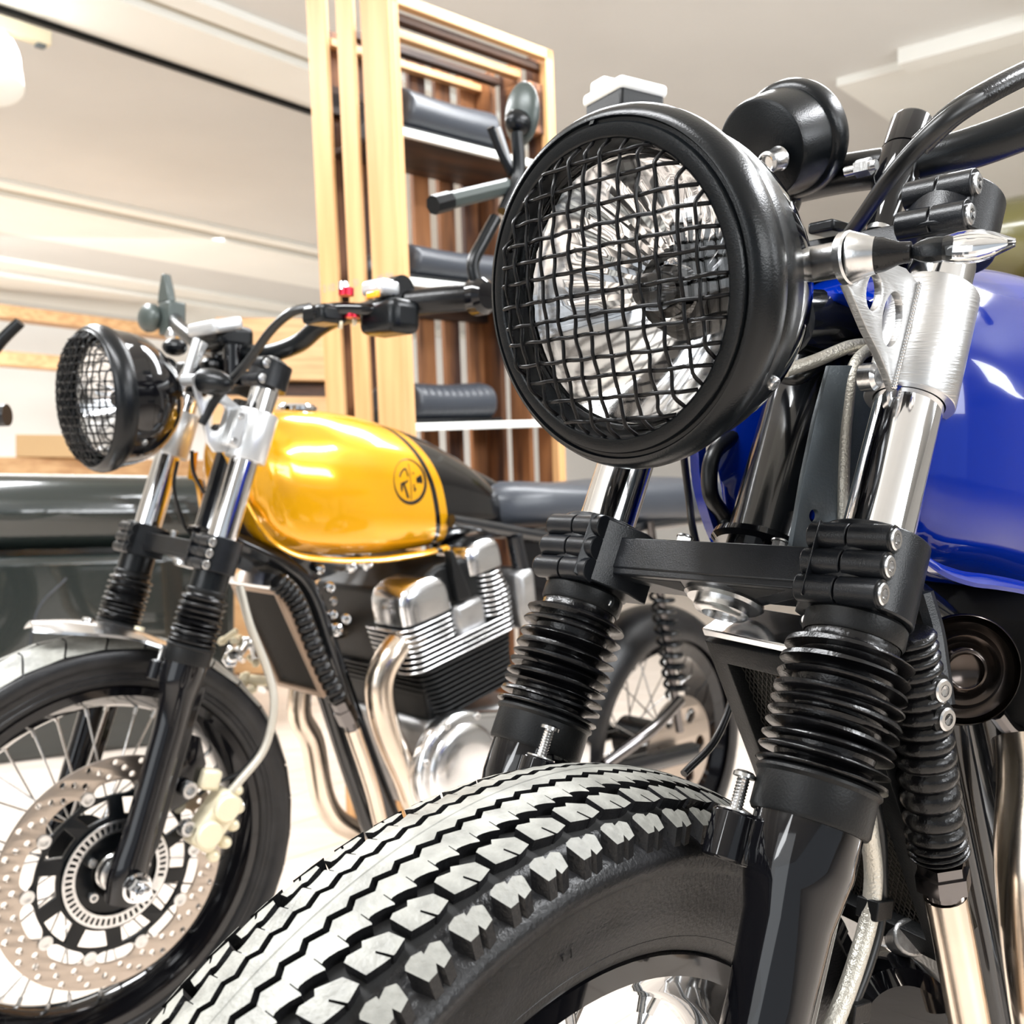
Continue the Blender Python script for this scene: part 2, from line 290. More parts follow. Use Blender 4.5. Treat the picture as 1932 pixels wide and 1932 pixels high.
def carcass(R0, wid, crown, t1=0.62):             # cross-section of a tyre: arc length from the centre line -> (y, r, normal y, normal r)
    def f(v):
        s = 1 if v >= 0 else -1; a = abs(v); rc = crown
        L1 = rc * t1                    # crown arc
        if a < L1: t = a / rc; return (s * rc * math.sin(t), R0 - rc * (1 - math.cos(t)), s * math.sin(t), math.cos(t))
        y0 = rc * math.sin(t1); r0 = R0 - rc * (1 - math.cos(t1)); q = (a - L1); r2 = wid / 2 - y0; r2 = r2 / (1 - math.sin(t1)) if True else r2
        t = t1 + q / r2
        return (s * (y0 + r2 * (math.sin(t) - math.sin(t1))), r0 - r2 * (math.cos(t1) - math.cos(t)), s * math.sin(t), math.cos(t))
    return f
def tyre(root, M, c, k):
    Y = V((0, 1, 0))
    if k == 'b': R0, wid, crown, dep, n = .3404, .124, .10, .0075, 78
    else: R0, wid, crown, dep, n = .320, .104, .075, .004, 34
    f = carcass(R0, wid, crown, .55 if k == 'b' else .62); RR = .2440 if k == 'b' else .2475; wm = .042
    # carcass (groove floor) lathe
    vmax = 0; prof = []
    v = 0
    while True:
        y, r, ny, nr = f(v)
        if r < RR + .022 or nr < -0.75: break
        vmax = v; v += .003
    half = []
    for i in range(41):
        v = vmax * i / 40; y, r, ny, nr = f(v); q_ = max(0, min(1, (0.080 - v) / .014 if k == 'b' else (.055 - v) / .01)); half.append((y - ny * dep * q_ * (1.15 if v > .05 else 1), r - nr * dep * q_ * (1.15 if v > .05 else 1)))
    ye, re = half[-1]; half += [(ye * .8 + wm * .2, (re * .6 + RR * .4)), (wm + .004, RR + .008), (wm + .001, RR + .003), (wm - .004, RR + .001)]
    prof = [(-y, r) for y, r in half[::-1]] + half[1:]
    t = MB(M).lathe(c, Y, prof, 144).build('front_tyre', 'tyre_rubber', root, ang=50)
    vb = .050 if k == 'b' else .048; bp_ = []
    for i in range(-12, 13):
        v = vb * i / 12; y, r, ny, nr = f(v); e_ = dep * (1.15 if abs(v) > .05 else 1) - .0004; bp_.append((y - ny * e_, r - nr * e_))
    MB(M).lathe(c, Y, bp_, 144).build('groove_shade', 'shade_black', t, ang=60)  # extra dark band in the grooves, their shade painted on
    # rim-line and faint moulded rings on the sidewall
    b = MB(M)
    for sd in (1, -1):
        for rr in (RR + .012, RR + .02):
            yy = [p for p in half if p[1] <= rr]; yy = yy[0][0] if yy else wm
            b.lathe(c + Y * sd * (yy + .0002), Y * sd, [(0, rr + .001), (.0012, rr), (0, rr - .001)], 120)
    b.build('bead_line', 'tyre_rubber', t)
    def P(u, v, d=0.0, radial=False):
        y, r, ny, nr = f(v); a = u
        if radial: r -= d
        else: y -= ny * d; r -= nr * d
        return c + V((math.cos(a) * r, y, math.sin(a) * r))
    pitch = 2 * PI / n; ph = math.radians(44.1)
    me_cache = {}
    def block(poly, name, m, depth, radial=False, top=0.0, count=n, half_off=0.0, nest=None):
        # poly in units (pitch fraction, lateral metres); one mesh, then turned copies around the axle
        for sd in (1, -1):
            off = ph + half_off * pitch + (0.5 * pitch if sd < 0 else 0)
            pts = [(off + p[0] * pitch, sd * p[1]) for p in poly]
            b = MB(M); nn = len(pts)
            a_ = [P(u, v) for u, v in pts]; q_ = [P(u, v, depth, radial) for u, v in pts]
            b.add(a_ + q_, [tuple(range(nn)), tuple(range(nn, 2 * nn))[::-1]] + [(i, (i + 1) % nn, nn + (i + 1) % nn, nn + i) for i in range(nn)])
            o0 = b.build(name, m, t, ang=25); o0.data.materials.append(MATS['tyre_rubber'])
            for q in list(o0.data.polygons)[1:]: q.material_index = 1  # walls stay dark beside pale tops, painting light and shade on one rubber
            piv = M @ c; ax_ = (M.to_3x3() @ Y).normalized()
            for i in range(1, count):
                Rm = Mx.Translation(piv) @ Mx.Rotation(-2 * PI * i / count, 4, ax_) @ Mx.Translation(-piv)
                copy_of(o0, t, Rm)
    def rib(edges, name, m, depth, sub=1):
        # continuous zigzag rib all round; edges(u fraction) -> (v0, v1)
        b = MB(M); top = []; N = n * sub
        us = []
        for i in range(n):
            for fr, a0, a1 in edges: us.append((ph + (i + fr) * pitch, a0, a1))
        R = []
        for u, a0, a1 in us:
            am = (a0 + a1) / 2
            R.append([P(u, a0), P(u, am), P(u, a1), P(u, a1, depth), P(u, a0, depth)])
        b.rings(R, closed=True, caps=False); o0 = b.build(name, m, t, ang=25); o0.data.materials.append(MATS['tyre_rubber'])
        for q in o0.data.polygons: q.material_index = 0 if q.index % 5 < 2 else 1  # pale top and dark sides again, light and shade put in the colour
        return o0
    if k == 'b':
        # centre rib with toothed edges (two teeth to a pitch)
        zz = [(0, -.0016), (.62, .0020)]; z = []
        for j in range(2):
            for fr, o in zz: z.append(((j + fr) / 2, -(.0077 + o), .0077 + o))
        rib(z, 'tread_rib', 'tread_rubber_lit', dep)
        for sd in (1, -1):       # second ribs: toothed inner edge, outer edge notched with a sipe
            e = []
            for j in range(2):
                for fr, a0, a1 in ((0, .0106, .0238), (.30, .0124, .0250), (.58, .0140, .0268), (.62, .0142, .0272), (.66, .0140, .0264), (.665, .0139, .0190), (.70, .0135, .0190), (.705, .0134, .0238), (.80, .0126, .0234)):
                    e.append(((j + fr) / 2, a0, a1))
            if sd < 0: e = [(fr, -a1, -a0) for fr, a0, a1 in e]
            rib(e, 'tread_rib', 'tread_rubber_lit', dep)
        blk = [(-.43, .0312), (-.33, .0300), (-.08, .0322), (0, .0298), (.39, .0355), (.475, .0430), (.20, .0449), (.155, .0449), (.02, .0378), (-.015, .0384), (.095, .0449), (-.05, .0443), (-.36, .0425)]
        block(blk, 'tread_block', 'tread_rubber_lit', dep)
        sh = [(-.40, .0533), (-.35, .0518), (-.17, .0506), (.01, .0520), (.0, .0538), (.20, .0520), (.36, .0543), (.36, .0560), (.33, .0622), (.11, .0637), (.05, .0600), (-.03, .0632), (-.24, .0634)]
        block([(u + .5, v) for u, v in sh], 'shoulder_block', 'tread_rubber_lit', .0165, radial=True)
        b = MB(M)                # thin mould flash along the crown
        b.lathe(c, Y, [(-.0006, R0 - .0004), (0, R0 + .0005), (.0006, R0 - .0004)], 144); b.build('mould_line', 'tread_rubber_lit', t)
        # moulded figures on the sidewall
        b = MB(M)
        for txt, a0, rr in (('REET PTSBYZ', 51.2, .2790), ('T J', 56.5, .2735), ('1 230321', 59.2, .2795)):
            for i, ch in enumerate(txt):
                if ch == ' ': continue
                a = math.radians(a0 + i * 0.66); yy = [p for p in half if p[1] <= rr]; y = yy[0][0]
                o = c + V((math.cos(a) * rr, y + .0004, math.sin(a) * rr)); rad = V((math.cos(a), 0, math.sin(a))); tan = V((math.sin(a), 0, -math.cos(a)))
                b.text(ch, o, -tan, rad, .0048, .0003)
        b.build('sidewall_figures', 'tyre_rubber', t, ang=0, recalc=False)
    else:
        blk = [(.04, .002), (.30, .002), (.96, .002), (.96, .018), (.80, .034), (.62, .049), (.02, .049), (.03, .03)]
        blk = [(.02, .0015), (.97, .0015), (.99, .016), (.86, .032), (.70, .050), (-.24, .050), (-.08, .032), (.02, .016)]
        block(blk, 'tread_block', 'tread_rubber_lit', dep)
    return t

def lower_yoke(root, M, s, k):
    b = MB(M)
    b.box((-.010, 0, -.0035), (.048, 2 * s - .05, .023)); 
    y = b.build('lower_yoke', 'anodised_black', root, bev=.0012)
    b = MB(M)            # web beneath, with dark patches painted for the shade of two pockets
    b.prism([(.013, -s + .03), (.013, s - .03), (.004, s - .03), (-.028, .022), (-.03, -.022), (.004, -s + .03)], (0, 0, -.019), (1, 0, 0), (0, 1, 0), (0, 0, .005)); b.build('web', 'anodised_black', y, bev=.0008)
    for sd in (1, -1):
        pk = MB(M); pk.prism([(.008, sd * .018), (.008, sd * (s - .045)), (-.012, sd * .026)], (0, 0, -.0193), (1, 0, 0), (0, 1, 0), (0, 0, .0006)); pk.build('pocket_shade', 'shade_black', y)
        b = MB(M); b.cyl((0, sd * s, -.029), (0, sd * s, .020), .0305, n=48); b.build('fork_clamp', 'anodised_black', y, bev=.0012)
        b = MB(M); b.box((.013, sd * s, -.0065), (.026, .040, .047)); b.build('clamp_body', 'anodised_black', y, bev=.0015)
        for z in (.0095, -.0065, -.0225):
            for q0, q1 in ((-.0245, -.0006), (.0006, .0245)):
                b = MB(M); b.cyl((.0265, sd * s + q0, z), (.0265, sd * s + q1, z), .0082, n=32); b.build('bolt_boss', 'anodised_black', y, bev=.0006)
            b = MB(M); bolt(b, (.0265, sd * (s + .0245), z), (0, sd, 0), .0062, .0022); b.build('bolt', 'steel', y, label='steel socket bolt')
            b = MB(M); b.lathe((.0265, sd * (s + .0243), z), (0, sd, 0), [(0, .0064), (.0008, .0078), (0, .0082)], 32); b.build('bolt_boss', 'satin_black', y)
        b = MB(M); b.prism([(.036, .017), (.0, .040), (-.02, .040), (-.02, .017)] , (0, sd * s, -.029), (1, 0, 0), (0, -sd, 0), (0, 0, .046)); b.build('clamp_web', 'anodised_black', y, bev=.001)
        if k == 'y':
            b = MB(M); b.cyl((0, sd * s, -.055), (0, sd * s, -.028), .026, n=40); b.build('lower_sleeve', 'satin_black', y)
    # flanged nut under the stem
    b = MB(M); b.lathe((-.018, 0, -.018), (0, 0, -1), [(0, .0), (0, .026), (.003, .0265), (.005, .024), (.005, .0185), (.010, .0185), (.012, .0165), (.013, .012), (.009, .0115), (.009, 0)], 48); b.build('stem_nut', 'steel', y, label='polished steel stem nut')
    # black seal plate and steering head tube
    b = MB(M); b.lathe((-.045, 0, .008), (0, 0, 1), [(0, .0), (0, .024), (.016, .024), (.016, .031), (.019, .0345), (.023, .0335), (.027, .024)], 48, scale=(1.0, 1.12)); b.build('seal_plate', 'gloss_black', y)
    b = MB(M); b.lathe((-.045, 0, .030), (0, 0, 1), [(0, .0290), (.004, .0262), (.165, .0262), (.168, .0290), (.18, .0290), (.185, .024), (.208, .024)], 48); b.build('steering_head', 'frame_black', root)
    for q in (-.036, .038):
        b = MB(M); b.cyl((-.006, q, .006), (-.006, q, .0175), .0052, n=6); b.lathe((-.006, q, .0175), (0, 0, 1), [(0, .0058), (.001, .0058), (.002, .004), (.002, 0)], 20); b.build('stop_bolt', 'steel', y)
    return y

def upper_yoke(root, M, s, k):
    z0 = .238 if k == 'b' else .262
    b = MB(M); b.box((-.018, 0, z0), (.036, 2 * s - .045, .024)); y = b.build('upper_yoke', 'anodised_black', root, bev=.0015)
    b = MB(M); b.cyl((-.045, 0, z0 - .012), (-.045, 0, z0 + .012), .028, n=40); b.build('stem_clamp', 'anodised_black', y, bev=.001)
    b = MB(M); b.cyl((-.045, 0, z0 + .012), (-.045, 0, z0 + .024), .015, n=6); b.build('stem_nut', 'chrome', y)
    for sd in (1, -1):
        b = MB(M); b.cyl((0, sd * s, z0 - .018), (0, sd * s, z0 + .02), .0295, n=48); b.build('fork_clamp', 'anodised_black', y, bev=.0012)
        b = MB(M); b.box((.010, sd * s, z0 + .001), (.026, .043, .044)); b.build('clamp_body', 'anodised_black', y, bev=.0015)
        for z in (z0 + .0125, z0 - .0105):
            for q0, q1 in ((-.022, -.0006), (.0006, .0215)):
                b = MB(M); b.cyl((.0215, sd * s + q0, z), (.0215, sd * s + q1, z), .0098, n=32); b.build('bolt_boss', 'anodised_black', y, bev=.0006)
            b = MB(M); bolt(b, (.0215, sd * (s + .0215), z), (0, sd, 0), .0068, .0022); b.build('bolt', 'steel', y, label='steel socket bolt')
        b = MB(M); b.lathe((0, sd * s, z0 + .02), (0, 0, 1), [(0, .0205), (.004, .0205), (.006, .017), (.006, .010), (.009, .010), (.009, 0)], 32); b.build('fork_cap', 'steel', y)
    return y, z0

def fork_leg(root, M, s, sd, k, az, ax=0):
    y = sd * s; rg = .0355 if k == 'b' else .0335
    top = .256 if k == 'b' else .275
    zc0, zc1 = (-.030, -.043) if k == 'b' else (-.055, -.062)     # collar under the yoke
    zg = -.123 if k == 'b' else -.136
    tube = MB(M).cyl((0, y, zg), (0, y, top), .0205, n=48).build('fork_tube', 'chrome', root)
    b = MB(M); b.lathe((0, y, 0), (0, 0, 1), [(zc0, .0268), (zc0 - .002, .0285), (zc1 + .002, .0285), (zc1, .0272)], 48); b.build('gaiter_collar', 'steel' if False else 'matt_black', tube)
    # rubber bellows: irregular spacing as it has settled
    rnd = random.Random(11 if sd > 0 else 5); nr = 10 if k == 'b' else 9; prof = [(zc1, .0265)]; L = zc1 - zg
    ws = [1.25, 1.2, 1.15, 1.1, 1.05, .75, 1.0, .8, 1.05, 1.0][:nr]; tot = sum(ws); z = zc1 - .002
    for i in range(nr):
        h = (L - .004) * ws[i] / tot
        if k == 'b': prof += [(z - h * .28, .0262), (z - h * .50, .029), (z - h * .66, rg - .0012), (z - h * .74, rg), (z - h * .84, rg + .0002), (z - h * .92, rg - .0012), (z - h, .0268)]
        else: prof += [(z - h * .15, .027), (z - h * .40, rg - .001), (z - h * .55, rg), (z - h * .72, rg - .001), (z - h, .027)]
        z -= h
    prof.append((zg + .001, .031))
    # slight wander of the rings
    R = []; n = 56
    for i, (h, r) in enumerate(prof):
        a = rnd.uniform(-.0006, .0006); c_ = rnd.uniform(-.0008, .0008); wv = rnd.uniform(0, 6)
        R.append([V((math.cos(t) * r + a, y + math.sin(t) * r, h + (.0009 * math.sin(t + wv) if 2 < i < len(prof) - 3 else 0))) for t in [2 * PI * q / n for q in range(n)]])
    MB(M).rings(R, caps=False).build('gaiter', 'rubber', root, ang=60)
    # cup at the foot of the bellows
    b = MB(M); b.lathe((0, y, 0), (0, 0, 1), [(zg + .002, .031), (zg, .0338), (zg - .0015, .0340), (zg - .0035, .0322), (zg - .022, .0322), (zg - .024, .031), (zg - .024, .027)], 56); b.build('gaiter_cup', 'matt_black', root, ang=40)
    # lower leg, slim casting with a rear rib, down to the axle lug
    zl = zg - .024; R = []
    st = [(zl + .004, .0292, 0), (zl - .022, .0292, 0), (zl - .034, .0272, .0), (zl - .05, .0238, .002), (zl - .09, .0222, .004), (zl - .16, .0218, .004), (az + .06, .0222, .002), (az + .03, .024, 0), (az, .026, 0), (az - .03, .02, 0)]
    for z, r, e in st: e -= ax * max(0, min(1, (-.30 - z) / (-.30 - az))); R.append([V((math.cos(t) * r * 1.02 - e, y + math.sin(t) * r * .98, z)) for t in [2 * PI * q / 48 for q in range(48)]])
    leg = MB(M).rings(R).build('lower_leg', 'gloss_black', root, ang=50)
    b = MB(M); b.prism([(-.012, zl - .024), (-.034, zl - .024), (-.034, zl - .034), (-.032, az + .05), (-.02, az + .01), (-.01, az + .01)], (0, y + .006, 0), (1, 0, 0), (0, 0, 1), (0, .007, 0)) ; b.build('rear_rib', 'gloss_black', leg, bev=.003, seg=3)
    # mudguard lugs with an upright bolt on the inner front side
    lx, ly = .024, y - sd * .030; zt_ = zl - .006
    poly = [(-.005, y - sd * .012), (lx - .012, ly - sd * .012)] + [(lx + .012 * math.cos(q), ly + sd * .012 * math.sin(q)) for q in [-PI / 2 + PI * i / 8 for i in range(9)]] + [(.020, y + sd * .010), (-.005, y + sd * .012)]
    b = MB(M); b.prism(poly, (0, 0, zt_ - .026), (1, 0, 0), (0, 1, 0), (0, 0, .026)); b.build('mudguard_lug', 'gloss_black', leg, bev=.0015)
    b = MB(M); p = V((lx, ly, zt_)); b.cyl(p, p + V((0, 0, .019)), .0032, n=16)
    b.lathe(p, (0, 0, 1), [(0, .0095), (.001, .0095), (.001, .003)], 24); b.lathe(p + V((0, 0, .019)), (0, 0, 1), [(0, .0032), (0, .0062), (.002, .0062), (.0034, .0045), (.0038, .002), (.002, .0018), (.002, 0)], 24)
    for i in range(9): b.lathe(p + V((0, 0, .002 + .0018 * i)), (0, 0, 1), [(0, .0031), (.0009, .0037), (.0018, .0031)], 16)
    b.build('lug_bolt', 'steel', leg, label='upright steel bolt')
    return tube, leg

def weld(b, pts, r):
    P = smooth_path(pts, 4); L = sum((P[i + 1] - P[i]).length for i in range(len(P) - 1)); n = max(2, int(L / (r * 1.15)))
    for i in range(n + 1):
        t = i / n * (len(P) - 1); j = min(int(t), len(P) - 2); p = P[j].lerp(P[j + 1], t - j); b.ball(p, (r, r, r * .8), 6)
    return b

def brake(root, M, c, s, k, S):
    Y = V((0, 1, 0)); yd = .078 if k == 'y' else .06
    X = V((1, 0, 0)); Z = V((0, 0, 1))
    def ringplate(name, m, ro, loops, y, th, par):
        b = MB(M); b.plate([circle((0, 0), ro, 120)] + loops, c + Y * y, -X, Z, th, .0004); return b.build(name, m, par, ang=30)
    nn = 10
    lobes = []
    for i in range(240):
        a = 2 * PI * i / 240; q = (a * nn / (2 * PI)) % 1; rl = .1275 - .016 * math.exp(-((q - .5) / .15) ** 2); lobes.append((math.cos(a) * rl, math.sin(a) * rl))
    holes = []
    for i in range(26):
        for j, rr in enumerate((.1345, .1440, .1530)):
            a = 2 * PI * (i + .36 * j) / 26; holes.append(circle((math.cos(a) * rr, math.sin(a) * rr), .0043, 12))
    disc = ringplate('brake_disc', 'disc_steel', .16, [lobes] + holes, yd, .005, root)
    # black carrier: ring, eight curved arms with slots
    loops = [circle((0, 0), .032, 40)]
    for i in range(nn):
        a0 = 2 * PI * i / nn; L = []
        for t in range(9): a = a0 + math.radians(5) + math.radians(25) * t / 8; L.append((math.cos(a) * .1035, math.sin(a) * .1035))
        for t in range(9): a = a0 + math.radians(26) - math.radians(21) * t / 8; L.append((math.cos(a) * .080, math.sin(a) * .080))
        loops.append(L)
    sc = [(math.cos(2 * PI * i / 160) * (.109 + .012 * math.exp(-((((i / 160) * nn) % 1 - .5) / .13) ** 2)), math.sin(2 * PI * i / 160) * (.109 + .012 * math.exp(-((((i / 160) * nn) % 1 - .5) / .13) ** 2))) for i in range(160)]
    b = MB(M); b.plate([sc] + loops, c + Y * (yd + .001), -X, Z, .006, .0005); b.build('disc_carrier', 'satin_black', disc)
    for i in range(nn):
        a = 2 * PI * (i + .5) / nn; p = c + V((-math.cos(a) * .1165, yd + .003, math.sin(a) * .1165))
        b = MB(M); b.lathe(p, Y, [(0, .0095), (.002, .0095), (.0025, .0075), (.0015, .0045), (.0015, 0)], 24); b.build('disc_rivet', 'steel', disc)
    tl = [circle((0, 0), .057, 60)]
    for i in range(50):
        a = 2 * PI * i / 52; da = .030; tl.append([(math.cos(a + u_) * v_, math.sin(a + u_) * v_) for u_, v_ in ((-da, .0615), (da, .0615), (da, .0705), (-da, .0705))])
    b = MB(M); b.plate([circle((0, 0), .0745, 100)] + tl, c + Y * (yd + .009), -X, Z, .002, .0002); b.build('tone_ring', 'steel', disc, label='slotted steel speed sensor ring')
    for i in range(5):
        a = 2 * PI * i / 5 + .3; p = c + V((math.cos(a) * .041, yd + .004, math.sin(a) * .041)); b = MB(M); bolt(b, p, Y, .0068, .008); b.build('bolt', 'steel', disc)
    b = MB(M); b.lathe(c + Y * yd, Y, [(0, .026), (.012, .024), (.016, .017), (.016, .010), (.01, .0)], 40); b.build('bearing_cap', 'steel', disc)
    # caliper behind the leg, bracket, bolts
    def A(y, px, py): return S.at(y, px, py)
    if k == 'y':
        br = MB(M); br.plate([[(0, .06), (.03, .055), (.05, .02), (.045, -.03), (.02, -.05), (0, -.04)]], c + V((-.02, .112, .145)), V((-1, 0, 0)), Z, .010, .001); br = br.build('caliper_bracket', 'gloss_black', root)
        b = MB(M); o = A(.118, 402, 1545)
        b.box(o, (.045, .042, .088), Mx.Rotation(math.radians(-24), 3, 'Y')); cal = b.build('brake_caliper', 'cream_alloy', root, bev=.012, seg=4)
        for dz in (.021, -.021):
            b = MB(M); q = o + Mx.Rotation(math.radians(-24), 3, 'Y') @ V((.006, .018, dz)); b.lathe(q, Y, [(0, .02), (.008, .0195), (.011, .017), (.011, 0)], 32); b.build('piston_housing', 'cream_alloy', cal)
        for dz, dx in ((.045, -.02), (.02, -.03), (-.005, -.03), (-.03, -.025), (-.05, -.012)):
            b = MB(M); q = o + V((dx, .006, dz)); b.ball(q, (.010, .012, .009), 8); b.build('casting_lug', 'cream_alloy', cal)
        b = MB(M); q = A(.125, 425, 1528); b.cyl(q, q + V((-.026, 0, .008)), .0065, n=16); b.build('bleed_nipple', 'steel', cal)
        for px, py in ((352, 1488), (349, 1560)):
            b = MB(M); q = A(.122, px, py); bolt(b, q, Y, .0125, .012); b.build('bolt', 'steel', br, label='large steel caliper bolt')
        b = MB(M); q = A(.12, 395, 1470); b.box(q, (.03, .02, .03)); b.build('hose_union', 'cream_alloy', cal, bev=.006)
    return disc

YB = {}   # yellow-frame side profile helpers
def tank(root, M, P, k):
    hw0 = .115
    dx = {'y': .014, 'b': .012}[k]
    top = [(-.075, .150), (-.085, .176), (-.11, .196), (-.16, .210), (-.24, .2135), (-.32, .207), (-.40, .192), (-.48, .170), (-.56, .138), (-.62, .103), (-.665, .055), (-.68, .03)]
    bot = [(-.075, .142), (-.082, .105), (-.098, .048), (-.125, .005), (-.17, -.017), (-.25, -.026), (-.33, -.027), (-.42, -.021), (-.52, -.008), (-.60, .003), (-.66, .010), (-.68, .014)]
    wid = [(-.075, .030), (-.082, .056), (-.10, .078), (-.14, .096), (-.22, .107), (-.30, .109), (-.38, .105), (-.46, .096), (-.54, .084), (-.60, .070), (-.66, .052), (-.68, .042)]
    if k == 'b':
        top = [(x, z - .002) for x, z in top]; bot = [(-.075, .10), (-.079, .045), (-.088, .018), (-.108, .0), (-.18, -.010)] + bot[5:]; wid = [(-.075, .070), (-.082, .085), (-.10, .098), (-.14, .106)] + wid[4:]
    def ev(T, x):
        for (a, p), (b, q) in zip(T, T[1:]):
            if x <= a and x >= b: t = (x - a) / (b - a); return p + (q - p) * t
        return T[-1][1] if x < T[-1][0] else T[0][1]
    R = []; N = 72; xs = [-.075 - (.605) * (i / 70) ** 1.15 for i in range(71)]
    sm = lambda T, x: sum(ev(T, x + d) * w for d, w in ((-.016, .2), (-.008, .2), (0, .2), (.008, .2), (.016, .2))) if -.66 < x < -.10 else ev(T, x)
    for x in xs:
        zt, zb, w = sm(top, x), sm(bot, x), sm(wid, x); zc = zb + (zt - zb) * .42; r = []
        for j in range(N):
            a = 2 * PI * j / N; cy, cz = math.cos(a), math.sin(a)
            if cz >= 0: e = 2.3; den = (abs(cy) ** e + abs(cz) ** e) ** (1 / e); y, z = cy / den * w, cz / den * (zt - zc)
            else: e = 4.5; den = (abs(cy) ** e + abs(cz) ** e) ** (1 / e); y, z = cy / den * w * (1 - .06 * (-cz) ** 2), cz / den * (zc - zb)
            X_ = x + dx
            if k == 'b':
                u_ = max(0, min(1, (zc + z - .135) / .05)); X_ = min(X_, -.060 - 1.9 * max(0, .092 - abs(y)) * (1 - u_ * u_ * (3 - 2 * u_)))
            r.append(V((X_, y, zc + z)))
        R.append(r)
    t = MB(M).rings(R).build('fuel_tank', 'tank_yellow' if k == 'y' else 'blue_paint', root, ang=60)
    # folded seam lip round the lower edge
    for sd in (1, -1):
        pts = []
        for x in xs[2:-2:3]:
            zb, w = sm(bot, x), sm(wid, x); pts.append(V((x + dx + .003, sd * w * (.90 if k == 'y' else .93), zb + .002)))
        if k == 'b': pts = [p for p in pts if p.x < -.070]
        zf = [V((-.080 + dx, sd * .070, .10)), V((-.076 + dx, sd * .055, .14))][::-1] if k == 'y' else [V((-.066, sd * .088, .06)), V((-.062, sd * .086, .12))][::-1]
        b = MB(M); P_ = smooth_path(zf + pts, 4); rr = []
        for i, p in enumerate(P_):
            tn = (P_[min(i + 1, len(P_) - 1)] - P_[max(i - 1, 0)]).normalized(); out = V((0, sd, 0)); dn = tn.cross(out).normalized()
            dn = dn if (dn.z < 0 or dn.x > .5) else -dn
            rr.append([p + out * .001 + dn * .001, p + out * .009 + dn * .005, p + out * .0105 + dn * .0075, p + out * .009 + dn * .010, p + out * .0 + dn * .009])
        b.rings(rr); b.build('tank_lip', 'tank_yellow' if k == 'y' else 'blue_paint', t, ang=60)
    b = MB(M); b.lathe((-.22 + dx, 0, sm(top, -.22) - .002), (0, 0, 1), [(0, .032), (.006, .032), (.010, .028), (.011, 0)], 40); b.build('filler_cap', 'chrome', t, label='chrome filler cap')
    def side(x, z):
        x0 = x - dx; zt, zb, w = sm(top, x0), sm(bot, x0), sm(wid, x0); zc = zb + (zt - zb) * .42
        if z >= zc: q = (z - zc) / (zt - zc); return w * max(0, 1 - q ** 2.3) ** (1 / 2.3)
        q = (zc - z) / (zc - zb); return w * max(0, 1 - q ** 4.5) ** (1 / 4.5) * (1 - .06 * q * q)
    if k == 'y':       # round monogram badge lying on the paint
        o = P.at(.108, 778, 909); r = .0385
        def on(b):
            Mi = M.inverted()
            nv = []
            for p in b.v:
                q = Mi @ p; lift = q.y; q.y = side(q.x, q.z) + lift; nv.append(M @ q)
            b.v = nv; return b
        def ring(loops): b = MB(M); b.plate(loops, V((o.x, 0, o.z)), V((-1, 0, 0)), V((0, 0, 1)), .001, .0001); return b
        def dense(L, n=6): return [((a[0] + (b[0] - a[0]) * i / n), (a[1] + (b[1] - a[1]) * i / n)) for a, b in zip(L, L[1:] + L[:1]) for i in range(n)]
        e = r
        bd = on(ring([circle((0, 0), e, 64), circle((-.0022, .0022), e * .90, 64)])); badge = bd.build('badge_ring', 'badge_black', t, ang=0, label='thick black ring of the monogram')
        half1 = [(-.002, .031), (-.012, .029), (-.022, .021), (-.027, .009), (-.0225, .009), (-.018, .017), (-.008, .023), (-.0055, .018), (-.0055, .006), (-.002, .006)]
        strokes = [
            [(-.0255, .008), (-.0225, .015), (-.015, .0215), (-.0085, .0235), (-.007, .021), (-.014, .0185), (-.0195, .0135), (-.0228, .007)],
            [(-.0065, .021), (-.004, .009), (-.0065, .008), (-.0095, .020)],
            [(-.023, -.002), (-.012, .001), (-.006, .004), (-.0075, -.001), (-.0135, -.0035), (-.0115, -.009), (-.004, -.026), (-.0075, -.0285), (-.010, -.025), (-.0155, -.0105), (-.0185, -.0035), (-.0195, -.018), (-.0235, -.0125)],
            [(-.001, .030), (.0005, .030), (.0012, -.030), (-.0004, -.030)],
            [(.006, .017), (.0095, .0145), (.009, .0125), (.0065, .0125)],
            [(.006, -.0035), (.0085, -.0035), (.0088, -.0095), (.0125, -.0115), (.0085, -.0175), (.0068, -.015)],
            [(.0145, .008), (.0185, .0085), (.0215, .0105), (.026, .013), (.0285, .004), (.0275, -.003), (.0195, -.0015), (.0145, -.0025), (.013, .003)]]
        for L in strokes:
            b = MB(M); b.plate([dense(L, 3)], V((o.x, 0, o.z)), V((-1, 0, 0)), V((0, 0, 1)), .001, .0001); on(b).build('badge_stroke', 'badge_black', t, ang=0)
    return t, side

